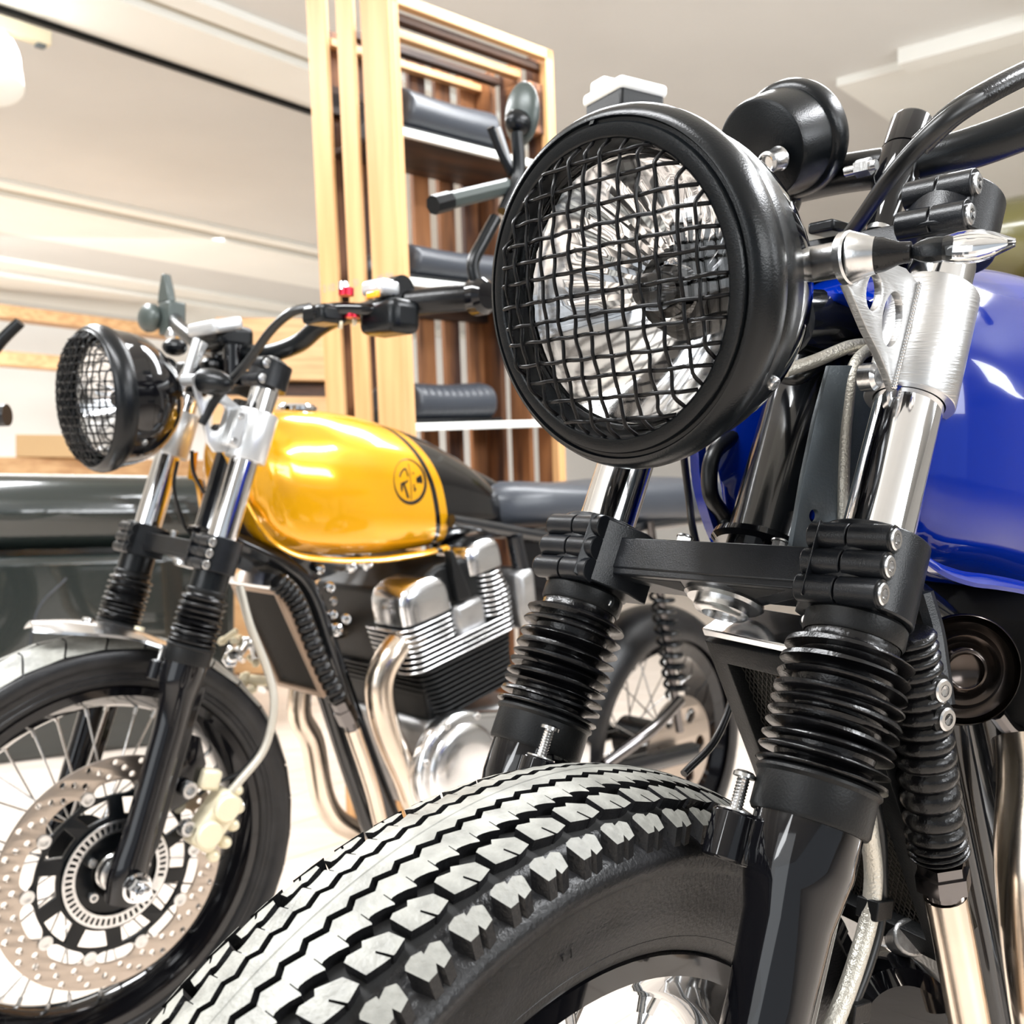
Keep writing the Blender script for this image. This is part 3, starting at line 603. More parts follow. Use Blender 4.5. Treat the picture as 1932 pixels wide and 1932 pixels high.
def paint_yellow():
    m = mat('tank_yellow', (0.8, 0.38, 0.004), 0.35, 0.2, coat=1.0); nt = m.node_tree; bs = nt.nodes['Principled BSDF']
    tc = nt.nodes.new('ShaderNodeTexCoord'); sp = nt.nodes.new('ShaderNodeSeparateXYZ'); nt.links.new(tc.outputs['Object'], sp.inputs[0])
    # stripe line across the tank: x as a curve of height
    cv = nt.nodes.new('ShaderNodeFloatCurve'); mr = nt.nodes.new('ShaderNodeMapRange'); mr.inputs['From Min'].default_value = ST['y'].z - .04; mr.inputs['From Max'].default_value = ST['y'].z + .22
    nt.links.new(sp.outputs['Z'], mr.inputs['Value']); nt.links.new(mr.outputs[0], cv.inputs['Value'])
    c = cv.mapping.curves[0]; pts = [(0, .20), (.2, .215), (.4, .27), (.6, .36), (.75, .47), (.88, .62), (1, .95)]
    c.points[0].location = pts[0]; c.points[1].location = pts[-1]
    for p in pts[1:-1]: c.points.new(*p)
    cv.mapping.update()
    sc = nt.nodes.new('ShaderNodeMath'); sc.operation = 'MULTIPLY_ADD'; sc.inputs[1].default_value = .20; sc.inputs[2].default_value = -.468      # x of the stripe
    nt.links.new(cv.outputs[0], sc.inputs[0])
    su = nt.nodes.new('ShaderNodeMath'); su.operation = 'SUBTRACT'; nt.links.new(sc.outputs[0], su.inputs[0]); nt.links.new(sp.outputs['X'], su.inputs[1])
    m2 = nt.nodes.new('ShaderNodeMapRange'); m2.inputs['From Min'].default_value = -.1; m2.inputs['From Max'].default_value = .1; nt.links.new(su.outputs[0], m2.inputs['Value'])
    cr = nt.nodes.new('ShaderNodeValToRGB'); cr.color_ramp.interpolation = 'CONSTANT'; e = cr.color_ramp.elements
    Yc = (0.8, 0.38, 0.003, 1); K = (.004, .004, .005, 1)
    e[0].position = 0; e[0].color = Yc; e[1].position = .5; e[1].color = K
    q = e.new(.562); q.color = Yc; q = e.new(.655); q.color = K
    nt.links.new(m2.outputs[0], cr.inputs[0]); nt.links.new(cr.outputs[0], bs.inputs['Base Color'])
    mat('wire_black', (0.003, 0.003, 0.0035), 0, 0.3, spec=0.22)
    mat('badge_black', (.006, .006, .007), 0, .15, coat=.6)
paint_yellow()

def grille(b, S_pts, nu, nv, r):
    """expanded-metal diamonds inside a quad"""
    a, b_, c, d = S_pts
    def q(u, v): return (a * (1 - u) + b_ * u) * (1 - v) + (d * (1 - u) + c * u) * v
    for i in range(nv + 1):
        for j in range(nu):
            u0 = (j + (.5 if i % 2 else 0)) / nu
            for s in (-.5, .5):
                u1 = u0 + s / nu
                if i < nv and 0 <= u0 <= 1 and 0 <= u1 <= 1: b.cyl(q(u0, i / nv), q(u1, (i + 1) / nv), r, n=4, caps=False)
    return b

def indicator(root, M, p, d, k, sd):
    """alloy cone, rubber stalk and lozenge lens pointing along d"""
    d = V(d).normalized(); p = V(p)
    b = MB(M); b.lathe(p, d, [(-.002, .0), (-.002, .0135), (0, .0140), (.010, .0105), (.012, .0100)], 40); c = b.build('indicator', 'steel', root, label='indicator with alloy cone')
    b = MB(M); b.lathe(p, d, [(.011, .0098), (.016, .0092), (.024, .006), (.030, .0055), (.031, 0)], 32); b.build('stalk', 'rubber', c)
    t = d; u = V((0, 0, 1)); u = (u - t * u.dot(t)).normalized(); w = t.cross(u)
    def ell(L0, L1, hh, ww, nm, m):
        R = []
        for i in range(9):
            q = i / 8; z = L0 + (L1 - L0) * q; f = math.sin(PI * min(max(q, .04), .96)) ** .7
            R.append([p + t * z + u * (math.copysign(abs(math.sin(a)) ** 1.2, math.sin(a)) * hh * f) + w * (math.cos(a) * ww * f) for a in [2 * PI * j / 12 for j in range(12)]])
        MB(M).rings(R).build(nm, m, c, ang=25)
    ell(.027, .056, .0075, .006, 'indicator_body', 'satin_black'); 
    if k == 'b': ell(.036, .080, .0095, .0075, 'indicator_lens', 'glass'); ell(.040, .076, .0055, .004, 'indicator_reflector', 'chrome')
    return c

def mirror(root, M, base, joint, head, n, k):
    b = MB(M); b.cyl(base, V(base) + V((0, .006, .0)), .019, n=24); b.ball(base, (.016, .016, .02), 10); m = b.build('mirror', 'satin_black', root)
    return m

def bike(k):
    yb = k == 'y'; s = .1165 if yb else .104
    root = thing('motorcycle', 'motorcycle with ochre yellow tank and round badge, left of the blue one' if yb else 'nearest motorcycle with blue tank, fat knobbly front tyre and mesh guarded headlight', 'motorcycle',
                 (ST[k].x, ST[k].y, 0), PR[k])
    Mi = root.matrix_world.inverted(); S = Fr(SR[k], ST[k]); P = Fr(PR[k], ST[k]); MS = Mi @ S.mtx(); MP = Mi @ P.mtx()
    A = S.at; Q = P.at
    if yb: hc, be, ax, az = V((.194, 0, .158)), -.365, -.005, -.458
    else: hc, be, ax, az = V((.170, 0, .094)), -.596, -.0497, -.4766
    shell, n, U = headlight(root, MS, hc, be, k)
    psi, yc = (0, 0) if yb else (.036, -.0086)
    MW = MS @ Mx.Translation((ax, yc, az)) @ Mx.Rotation(psi, 4, 'Z')
    wheel(root, MW, 0, 0, k); tyre(root, MW, V((0, 0, 0)), k); c = V((ax, yc, az))
    lower_yoke(root, MS, s, k); uy, z0 = upper_yoke(root, MS, s, k)
    for sd in (1, -1): fork_leg(root, MS, s, sd, k, az, ax)
    b = MB(MS); b.cyl((ax, -s - .03, az), (ax, s + .034, az), .009, n=24); axo = b.build('axle', 'steel', root)
    b = MB(MS); b.lathe((ax, s + .03, az), (0, 1, 0), [(0, .020), (.003, .020), (.004, .016)], 32); b.cyl((ax, s + .034, az), (ax, s + .048, az), .0150, n=6); b.lathe((ax, s + .048, az), (0, 1, 0), [(0, .011), (.008, .010), (.010, .007), (.010, 0)], 20); b.build('axle_nut', 'chrome', axo)
    brake(root, MS, c, s, k, S)
    # ---- headlight brackets: alloy sleeve round the tube, drilled plate, weld bead, studs
    for sd in (1, -1):
        y = sd * s
        if not yb:
            b = MB(MS); b.lathe((0, y, 0), (0, 0, 1), [(.110, .0212), (.110, .0262), (.111, .0268), (.186, .0268), (.187, .0262), (.187, .0212), (.110, .0212)], 56); sl = b.build('bracket_sleeve', 'brushed_steel', root)
            yp = y + sd * .000
            out = arc((.104, .143), .0145, 110, 215, 10) + [(.082, .124), (.066, .119), (.050, .115), (.036, .113), (.026, .108), (.021, .108), (.0215, .172), (.040, .171), (.060, .160)]
            h1 = circle((.071, .1425), .0085, 24, .0115); h2 = circle((.045, .141), .0115, 28, .0175)
            out = arc((.104, .143), .0145, 100, 250, 14) + [(.085, .125), (.068, .119), (.050, .115), (.036, .110), (.024, .105), (.0265, .178), (.044, .177), (.064, .168), (.084, .160)]
            b = MB(MS); b.plate([out, h1, h2], (0, yp, 0), (1, 0, 0), (0, 0, 1), .005, .0006); b.build('bracket_plate', 'brushed_steel', sl, ang=30)
            b = MB(MS); weld(b, [(.0265, yp + sd * .003, .106), (.0262, yp + sd * .003, .14), (.0268, yp + sd * .003, .177)], .0019); b.build('weld_bead', 'steel', sl)
            b = MB(MS); q = V((.030, yp - sd * .012, .112)); b.lathe(q, (0, 1, 0), [(-.004, .0085), (.004, .0085), (.006, .006), (.006, .003), (.004, 0)], 24); b.build('pinch_bolt', 'steel', sl)
            p = V((.104, y, .143))
            b = MB(MS); b.cyl(p - V((0, sd * .030, 0)), p - V((0, sd * .002, 0)), .0102, n=32); b.lathe(p - V((0, sd * .031, 0)), (0, -sd, 0), [(0, .0105), (.012, .0112), (.02, .008)], 32); b.build('headlight_stud', 'steel', sl)
            b = MB(MS); b.lathe(p, (0, sd, 0), [(0, .0148), (.004, .0148), (.005, .0135), (.005, 0)], 40); b.build('stud_washer', 'steel', sl)
            indicator(root, MS, p + V((0, sd * .005, 0)), (-.25, sd * 1.0, .10), k, sd)
        else:
            b = MB(MS); b.lathe((0, y, 0), (0, 0, 1), [(.135, .0212), (.135, .0285), (.137, .0295), (.205, .0295), (.207, .0285), (.207, .0212), (.135, .0212)], 48); sl = b.build('bracket_sleeve', 'white_alloy', root)
            b = MB(MS); b.box((.034, y, .172), (.020, .040, .055)); b.build('clamp_block', 'white_alloy', sl, bev=.004)
            for dz in (-.018, .018):
                b = MB(MS); bolt(b, V((.036, y + .020, .172 + dz)), (0, 1, 0), .005, .003); b.build('bolt', 'steel', sl)
            out = [(.020, .205), (.052, .206), (.090, .220), (.106, .222), (.112, .210), (.100, .200), (.075, .168), (.058, .140), (.040, .135), (.020, .140)]
            out = [(.025, .204), (.055, .214), (.090, .232), (.104, .230), (.110, .216), (.102, .204), (.080, .172), (.062, .142), (.048, .132), (.030, .138)]
            h1 = circle((.058, .180), .0135, 24, .020)
            h2 = [(.072, .205), (.095, .219), (.098, .212), (.084, .194)]
            b = MB(MS); b.plate([out, h1, h2], (0, y - sd * .004, 0), (1, 0, 0), (0, 0, 1), .008, .0015); b.build('bracket_plate', 'white_alloy', sl, ang=30)
            p = V((.104, y, .218)); b = MB(MS); b.cyl(p - V((0, sd * .035, 0)), p, .008, n=24); b.build('headlight_stud', 'white_alloy', sl)
            R = []                                             # bullet indicator
            d = V((-.35, sd * .94, 0)).normalized()
            b = MB(MS); b.lathe(p + V((0, sd * .002, 0)), d, [(0, .004), (.004, .010), (.010, .0165), (.024, .0185), (.040, .0165), (.054, .011), (.062, .0)], 28); b.build('indicator', 'satin_black', root)
    # ---- instruments
    if not yb:
        o = (A(-.02, 1440, 212)); d = V((-.55, 0.02, .83)).normalized(); d = V((-.66, .06, .75)).normalized(); o = A(-.022, 1432, 285) + d * .028
        b = MB(MS); b.lathe(o, d, [(-.028, .0), (-.028, .0325), (-.0265, .0350), (-.023, .0360), (.006, .0378), (.007, .0395), (.010, .0415), (.018, .0420), (.024, .0405), (.026, .036), (.022, .033), (.020, 0)], 72); sp = b.build('speedometer', 'satin_black', root, ang=40)
        b = MB(MS); b.lathe(o + d * -.028 + V((.0, .019, -.012)), d, [(-.012, .0), (-.012, .0075), (-.002, .0075), (0, .0085)], 24); b.lathe(o + d * -.030 + V((.0, .019, -.012)), d, [(-.0125, .0045), (-.0135, .006), (-.012, .0075)], 24); b.build('mounting_stud', 'steel', sp)
        b = MB(MS); b.cyl(o + d * -.030 + V((0, -.004, .016)), o + d * -.033 + V((0, -.004, .016)), .004, n=16); b.build('rubber_plug', 'rubber', sp)
        b = MB(MS); b.box((-.010, .015, .262), (.05, .020, .008), Mx.Rotation(.5, 3, 'Y')); b.build('speedometer_bracket', 'anodised_black', root, bev=.002)
        b = MB(MS); b.cyl((.035, .048, .272), (.035, .058, .272), .006, n=6); b.cyl((.035, .040, .272), (.035, .062, .272), .0035, n=12); b.build('bracket_bolt', 'steel', root, label='knurled steel bolt below speedometer')
        # handlebar with risers
        qr = S.Ri @ (P.R @ Q(-.30, 1178, 182)); bar = [qr + V((.0, -.045, -.038)), qr + V((0, .01, -.046)), V((-.012, -.16, .338)), V((-.015, -.08, .322)), V((-.016, 0, .320)), V((-.020, .055, .318)), V((-.030, .095, .330)), V((-.052, .140, .362)), V((-.085, .20, .405)), V((-.12, .27, .43))]
        hb = MB(MS).tube(bar, .0142, n=28, k=8).build('handlebar', 'satin_black', root)
        for y in (.047, -.047):
            b = MB(MS); d = V((-.06, .0, 1)).normalized(); p = V((-.012, y, .256))
            b.lathe(p, d, [(0, .0), (0, .0100), (.026, .0100), (.040, .0158), (.0685, .0158), (.0695, .0148), (.0705, .0148)], 40); b.build('riser', 'gloss_black', hb, ang=40, label='polished black handlebar riser')
            b = MB(MS); b.lathe(p, d, [(.0700, .0), (.0700, .0158), (.096, .0158), (.0985, .0145), (.0985, .007), (.094, .0065), (.094, 0)], 40); b.build('riser_cap', 'gloss_black', hb, ang=40)
            b = MB(MS); b.cyl(p + d * -.004, p + d * .022, .0098, n=24); b.build('riser_foot', 'steel', hb)
        # cables
        def cable(nm, m, pts, r, par=root): return MB(MS).tube(pts, r, n=12, k=8).build(nm, m, par)
        cable('cable', 'cable_black', [A(.02, 1575, 480), A(.06, 1620, 420), A(.10, 1680, 335), A(.125, 1740, 268), A(.14, 1800, 215), A(.15, 1870, 172), A(.16, 1950, 130)], .0052)
        cable('cable_sleeve', 'rubber', [A(.122, 1735, 275), A(.138, 1800, 215), A(.15, 1872, 170), A(.16, 1955, 128)], .0068)
        cable('cable', 'cable_black', [A(.0, 1600, 640), A(.03, 1530, 700), A(.02, 1490, 715), A(-.01, 1440, 690)], .0045)
        cable('clutch_cable', 'cable_black', [A(-.06, 1385, 820), A(-.06, 1345, 860), A(-.06, 1340, 930), A(-.06, 1365, 975), A(-.055, 1372, 1010)], .0062)
        cable('speed_cable', 'cable_black', [A(-.10, 1290, 860), A(-.10, 1300, 940), A(-.09, 1310, 1010), A(-.08, 1345, 1130), A(-.07, 1385, 1210), A(-.07, 1385, 1300), A(-.07, 1350, 1395), A(-.07, 1290, 1460)], .0030)
        cable('brake_pipe', 'hose_steel', [A(.03, 1480, 700), A(.04, 1540, 680), A(.05, 1600, 655), A(.055, 1635, 650)], .0044)
        cable('brake_pipe', 'hose_steel', [A(.058, 1650, 650), A(.06, 1612, 690), A(.06, 1598, 780), A(.06, 1592, 880), A(.06, 1590, 1000)], .0040)
        b = MB(MS); q = A(.055, 1640, 655); b.cyl(q - V((0, .012, 0)), q + V((0, .012, 0)), .0075, n=20); b.build('hose_union', 'dark_chrome', root)
        hs = cable('brake_hose', 'hose_steel', [A(.10, 1630, 1500), A(.10, 1640, 1570), A(.10, 1648, 1650), A(.10, 1640, 1730), A(.10, 1618, 1810), A(.10, 1590, 1890), A(.10, 1560, 1960)], .0055)
        cable('brake_cable', 'cable_black', [A(.10, 1645, 1500), A(.10, 1660, 1570), A(.10, 1662, 1650), A(.10, 1660, 1730), A(.10, 1640, 1810), A(.10, 1605, 1900), A(.10, 1575, 1960)], .0040)
        for px, py in ((1650, 1712), (1607, 1905)):
            b = MB(MS); q = A(.10, px, py); b.box(q, (.020, .014, .012), Mx.Rotation(.25, 3, 'Y')); b.build('hose_clip', 'matt_black', hs, bev=.001)
        # small screws of the gaiter bands
        for px, py, y in ((1148, 1137, -.078), (1524, 1170, .074)):
            b = MB(MS); q = A(y, px, py); b.cyl(q - V((.006, 0, 0)), q, .0052, n=16); o1 = b.build('band_clamp', 'matt_black', root)
            b = MB(MS); bolt(b, q, (1, 0, 0), .0036, .002); b.build('screw', 'chrome', o1)
        # master cylinder reservoir on the right half of the bar
        q = Q(-.30, 1178, 182)
        b = MB(MP); b.box(q - V((0, 0, .018)), (.05, .06, .03)); b.cyl(q - V((0, 0, .05)), q - V((0, 0, .02)), .012, n=16); rs = b.build('fluid_reservoir', 'matt_black', root, bev=.003)
        b = MB(MP); b.box(q, (.055, .065, .012)); b.build('reservoir_cap', 'white_paint', rs, bev=.004)
        b = MB(MP); b.box(q + V((.012, -.014, .010)), (.022, .024, .014)); b.build('reservoir_cap', 'white_paint', rs, bev=.003)
        # bar-end mirror of the far side
    else:
        q = Q(.0, 400, 615)
        b = MB(MP); b.box(Q(.03, 405, 617), (.05, .085, .020), Mx.Rotation(.25, 3, 'Y')); ins = b.build('instrument_cover', 'white_alloy', root, bev=.007, seg=3)
        b = MB(MP); b.box(Q(.0, 420, 640), (.06, .09, .035)); b.build('instrument', 'satin_black', ins, bev=.01, seg=3)
        b = MB(MP); b.box(Q(.02, 355, 700), (.012, .02, .10), Mx.Rotation(-.5, 3, 'Y')); b.build('instrument_bracket', 'steel', ins, bev=.002)
        b = MB(MP); b.cyl(Q(.05, 372, 640), Q(.05, 350, 710), .006, n=12); b.build('instrument_stay', 'white_alloy', ins)
        for px, py in ((330, 655), (310, 690), (400, 690), (440, 700), (372, 735)):
            b = MB(MP); b.ball(Q(.01, px, py), (.018, .02, .013), 8); b.build('switch_plug', 'satin_black', ins, ang=20)
        bar = [Q(-.44, 330, 600), Q(-.32, 335, 615), Q(-.20, 365, 640), Q(-.12, 395, 660), Q(-.05, 415, 662), Q(.03, 450, 663), Q(.09, 500, 668), Q(.15, 560, 650), Q(.19, 600, 618), Q(.23, 640, 597), Q(.30, 690, 588), Q(.37, 770, 572), Q(.445, 905, 560)]
        hb = MB(MP).tube(bar, .0135, n=20, k=6).build('handlebar', 'satin_black', root)
        g = [Q(.37, 770, 572), Q(.41, 838, 565), Q(.44, 900, 560)]
        MB(MP).tube(g, lambda t: .0175 + .002 * (t > .93), n=24).build('grip', 'rubber', hb)
        b = MB(MP); q = Q(.36, 735, 600); b.box(q, (.05, .075, .045)); b.build('switch_housing', 'satin_black', hb, bev=.012, seg=3)
        b = MB(MP); q = Q(.355, 718, 545); b.box(q, (.035, .045, .022)); sw = b.build('switch_cap', 'white_alloy', hb, bev=.008, seg=3)
        b = MB(MP); q = Q(.365, 704, 556); b.box(q, (.006, .024, .009)); b.build('switch_button', 'amber', sw, bev=.002, label='orange switch button')
        b = MB(MP); q = Q(.365, 752, 548); b.cyl(q - V((0, .006, 0)), q + V((0, .010, 0)), .019, n=28); b.build('grip_flange', 'rubber', hb)
        b = MB(MP); b.tube([Q(.30, 590, 590), Q(.32, 640, 583), Q(.35, 700, 583), Q(.36, 765, 576)], lambda t: .010 - .003 * t, n=12); b.build('clutch_lever', 'gloss_black', hb)
        b = MB(MP); q = Q(.30, 612, 595); b.box(q, (.04, .05, .024)); b.build('lever_perch', 'satin_black', hb, bev=.006)
        for px, py, m in ((653, 558, 'red_anodised'), (665, 600, 'red_anodised'), (648, 547, 'chrome')):
            b = MB(MP); q = Q(.33, px, py); b.cyl(q, q + V((0, 0, .010)), .010 if m == 'red_anodised' else .007, n=20); b.build('lever_pivot', m, hb, label='red anodised pivot' if m[0] == 'r' else 'chrome pivot nut')
        for px, py in ((645, 612), (672, 606)):
            b = MB(MP); b.lathe(Q(.32, px, py), (1, -.5, 0), [(0, .006), (.004, .007), (.004, .004), (0, .004)], 16); b.build('lever_screw', 'cream_alloy', hb)
        b = MB(MP); b.lathe(bar[-1] - V((0, .012, 0)), (0, 1, 0), [(0, .020), (.004, .024), (.020, .024), (.028, .018), (.030, .0)], 28); b.build('mirror_clamp', 'gloss_black', hb)
        b = MB(MP); b.tube([Q(.445, 905, 552), Q(.44, 892, 500), Q(.44, 912, 455), Q(.44, 935, 412)], .0085, n=12); b.build('mirror_arm', 'satin_black', hb)
        mh = MB(MP); mh.ball(Q(.42, 985, 215), (.016, .030, .044), 14); mo = mh.build('mirror_head', 'mirror_grey', hb)
        b = MB(MP); b.ball(Q(.43, 978, 232), (.022, .016, .018), 10); b.build('mirror_pivot', 'satin_black', mo)
        b = MB(MP); b.tube([Q(.44, 975, 250), Q(.44, 978, 330), Q(.44, 950, 400)], .009, n=10); b.build('mirror_stalk', 'satin_black', mo)
        # bar-end indicator and lever blade standing clear of it
        p0, p1 = Q(.43, 818, 386), Q(.43, 960, 352); b = MB(MP); dd = (p1 - p0).normalized(); b.tube([p0, p0.lerp(p1, .5), p1], .011, n=8, smooth=False); b.build('bar_end_lamp', 'mirror_grey', hb, ang=20)
        b = MB(MP); b.cyl(Q(.43, 817, 387), Q(.43, 848, 379), .0125, n=8); b.build('lamp_cap', 'satin_black', hb)
        b = MB(MP); b.tube([Q(.43, 925, 240), Q(.43, 945, 290), Q(.43, 965, 330)], .0055, n=6, smooth=False); b.build('blade', 'satin_black', hb)
        b = MB(MP); b.tube([Q(.43, 940, 240), Q(.43, 968, 325)], .004, n=6, smooth=False); b.build('blade', 'white_alloy', hb)
        b = MB(MP); q = Q(-.42, 325, 602); b.box(q, (.035, .045, .062)); rs = b.build('fluid_reservoir', 'mirror_grey', hb, bev=.004)
        b = MB(MP); b.prism([(-.022, 0), (.024, 0), (.020, .018), (.004, .055), (-.006, .055), (-.018, .02)], Q(-.42, 325, 572) - V((0, .008, 0)), (0, 1, 0), (0, 0, 1), (.016, 0, 0)); b.build('reservoir_cap', 'mirror_grey', rs, bev=.003)
        b = MB(MP); b.ball(Q(-.46, 283, 600), (.02, .035, .028), 10); b.build('mirror_head', 'mirror_grey', hb)
        b = MB(MP); b.ball(Q(-.40, 330, 632), (.018, .018, .018), 8); b.build('bar_clamp', 'steel', hb)
        MB(MP).tube([Q(.27, 588, 580), Q(.25, 550, 590), Q(.21, 510, 625), Q(.17, 470, 680), Q(.13, 410, 750), Q(.12, 380, 800)], .0062, n=10).build('clutch_cable', 'cable_black', root)
        for y in (.04, -.04):
            b = MB(MP); q = Q(y, 430 + 300 * y, 690); b.cyl(q - V((0, 0, .03)), q + V((0, 0, .03)), .017, n=24); b.build('riser', 'gloss_black', hb)
        MB(MS).tube([A(-.02, 335, 870), A(-.02, 328, 920), A(-.02, 345, 985), A(0, 362, 1010)], .0028, n=8).build('cable', 'cable_black', root)
        MB(MS).tube([A(.02, 362, 850), A(.02, 365, 890), A(.02, 385, 930)], .003, n=8).build('cable', 'cable_black', root)
        MB(MS).tube([A(.10, 452, 1105), A(.11, 472, 1180), A(.12, 505, 1265), A(.13, 517, 1330), A(.13, 500, 1410), A(.13, 455, 1470), A(.125, 422, 1508)], .0062, n=12).build('brake_hose', 'hose_steel', root)
        MB(MS).tube([A(.12, 500, 1400), A(.12, 455, 1455), A(.12, 400, 1480), A(.12, 375, 1500)], .003, n=8).build('sensor_cable', 'cable_black', root)
        # short polished mudguard carried between the legs
        b = MB(MS); R = []
        for i in range(15):
            t = i / 14; x = .175 - t * .215; z = -.152 + .018 * math.sin(PI * t * .9) ; hwid = .060 if t > .35 else .016 + .044 * math.sin(PI / 2 * t / .35)
            if t > .7: hwid = .085
            R.append([V((x, q * hwid, z - .010 * q * q)) for q in (-1, -.6, -.2, .2, .6, 1)] + [V((x, q * hwid, z - .010 * q * q - .004)) for q in (1, .6, .2, -.2, -.6, -1)])
        b.rings(R); mg = b.build('mudguard', 'polished_alloy', root, ang=50, label='short polished alloy mudguard')
        for q in (.085, -.085):
            b = MB(MS); b.cyl((-.02, q, -.19), (-.02, q, -.135), .008, n=16); b.build('spacer', 'cream_alloy', mg)
        b = MB(MS); b.lathe((.10, 0, -.137), (0, 0, 1), [(0, .008), (.004, .007), (.005, 0)], 16); b.build('screw', 'steel', mg)
    # ---- chassis
    tank(root, MP, P, k)
    # frame gusset with drain hole, backbone, twin down tubes
    gz = [(-.12, .16), (-.30, .15), (-.40, .10), (-.36, .0), (-.30, -.05), (-.20, -.075), (-.10, -.045), (-.02, -.012), (-.05, .05)]
    gy = .018
    if not yb: gy = .042; gz = [(Q(gy, *p).x, Q(gy, *p).z) for p in ((1562, 690), (1650, 690), (1740, 760), (1760, 1010), (1730, 1120), (1640, 1060), (1490, 1030), (1512, 900), (1535, 790))]
    pl = MB(MP); hole = (Q(gy, 1532, 973).x, Q(gy, 1532, 973).z) if not yb else (-.13, .06); pl.plate([gz, circle(hole, .0042, 20)], (0, gy, 0), (1, 0, 0), (0, 0, 1), .004, .0005); pl.build('frame_gusset', 'gusset_grey' if not yb else 'frame_black', root)
    MB(MP).tube([(-.06, 0, .16), (-.25, 0, .17), (-.5, 0, .13), (-.75, 0, .04)], .022, n=20).build('backbone', 'frame_black', root)
    for y in (.032, -.032):
        MB(MP).tube([(-.045, y * .5, .02), (-.15, y, -.03), (-.21, y, -.08), (-.26, y, -.20), (-.36, y * 1.3, -.45), (-.42, y * 1.6, -.56), (-.55, y * 2, -.60), (-.95, y * 3, -.58)], .0145, n=20).build('frame_tube', 'frame_black', root)
        MB(MP).tube([(-.60, y * 3.5, .0), (-.66, y * 3.5, -.2), (-.70, y * 3.5, -.42), (-.72, y * 3.5, -.58)], .016, n=16).build('frame_tube', 'frame_black', root)
        MB(MP).tube([(-.45, y * 3.3, .03), (-.75, y * 3.6, -.01), (-1.0, y * 3.6, .01), (-1.25, y * 3.0, .02)], .012, n=14).build('frame_tube', 'frame_black', root)
    # oil cooler
    if not yb: co = [Q(.0, 1388, 1182), Q(.075, 1700, 1215), Q(.085, 1740, 1640), Q(.0, 1470, 1500)]; co = [V((-.045, -.055, -.045)), V((-.045, .075, -.045)), V((-.135, .075, -.235)), V((-.135, -.055, -.235))]
    else: co = [V((-.112, -.03, -.063)), V((-.112, .10, -.063)), V((-.200, .10, -.238)), V((-.200, -.03, -.238))]
    if not yb: co = [V((-.030, -.030, -.050)), V((-.030, .10, -.050)), V((-.125, .10, -.245)), V((-.125, -.030, -.245))]
    nn = (co[1] - co[0]).cross(co[3] - co[0]).normalized(); nn = nn if nn.x > 0 else -nn
    ex = (co[1] - co[0]).normalized(); ey = (co[0] - co[3]).normalized(); Wd = (co[1] - co[0]).length; Hd = (co[0] - co[3]).length
    b = MB(MP); m = .016 if not yb else .009
    b.plate([[(0, 0), (Wd, 0), (Wd, Hd), (0, Hd)], [(m, m), (Wd - m, m), (Wd - m, Hd - m), (m, Hd - m)]], co[3] + nn * .004, ex, ey, .024 if not yb else .014, .001); oc = b.build('oil_cooler', 'matt_black' if not yb else 'bronze_frame', root, ang=30)
    b = MB(MP); cc = (co[0] + co[2]) / 2; Rm = Mx((ex, ey, nn)).transposed(); b.box(cc - nn * .010, (Wd - .01, Hd - .01, .018), Rm); b.build('cooler_core', 'cooler_core', oc)
    b = MB(MP); pts = [co[3] + ex * m + ey * m, co[3] + ex * (Wd - m) + ey * m, co[3] + ex * (Wd - m) + ey * (Hd - m), co[3] + ex * m + ey * (Hd - m)]; pts = [p + nn * .006 for p in pts]
    grille(b, pts, 24, 44, .00045 if not yb else .0006); g = b.build('cooler_mesh', 'mesh_dark', oc, ang=0, recalc=False); g['kind'] = 'stuff'
    b = MB(MP); b.box(co[0] + ex * Wd / 2 + ey * .006 - nn * .002, (Wd, .006, .034), Rm); b.build('cooler_tank', 'polished_alloy', oc, bev=.001)
    # corrugated hose beside the cooler, union and bare pipe
    if not yb: hp = [Q(.112, 1705, 1195), Q(.112, 1718, 1260), Q(.112, 1735, 1350), Q(.112, 1748, 1450), Q(.112, 1765, 1570), Q(.112, 1773, 1612)]; he = [Q(.112, 1775, 1625), Q(.112, 1783, 1690)]; hq = [Q(.112, 1783, 1690), Q(.112, 1805, 1800), Q(.112, 1835, 1960)]
    else: hp = [Q(.10, 520, 1095), Q(.10, 555, 1130), Q(.10, 580, 1190), Q(.10, 608, 1260), Q(.10, 640, 1320)]; he = [Q(.10, 640, 1322), Q(.10, 665, 1375)]; hq = [Q(.10, 665, 1375), Q(.10, 700, 1480), Q(.10, 720, 1560)]
    b = MB(MP); Pp = smooth_path(hp, 40); Lt = sum((Pp[i + 1] - Pp[i]).length for i in range(len(Pp) - 1)); nw = 17 if not yb else 18
    b.tube(hp, lambda t: (.0145 if not yb else .0105) + (.0034 if not yb else .0055) * abs(math.sin(PI * nw * t)) ** .6, n=24, k=60); b.build('corrugated_hose', 'rubber', root, ang=60)
    b = MB(MP); b.cyl(he[0], he[0].lerp(he[1], .5), .0145, n=6); b.cyl(he[0].lerp(he[1], .3), he[0].lerp(he[1], .75), .0165, n=6); b.cyl(he[0].lerp(he[1], .75), he[1], .011, n=20); b.build('hose_union', 'dark_chrome', root, ang=30)
    MB(MP).tube(hq, .0125, n=18).build('oil_pipe', 'exhaust_steel', root)
    # ---- engine
    E0 = V((-.455, 0, -.19 if yb else -.26)); tl = math.radians(14) ; ef = V((math.cos(tl), 0, -math.sin(tl))); eu = V((math.sin(tl), 0, math.cos(tl)))
    eng = MB(MP); eng.prism([(-.115, -.10), (.095, -.10), (.095, .13), (.02, .155), (-.06, .15), (-.115, .13)], E0 - V((0, .13, 0)), ef, eu, V((0, .26, 0))); eng = eng.build('engine', 'matt_black', root, bev=.008)
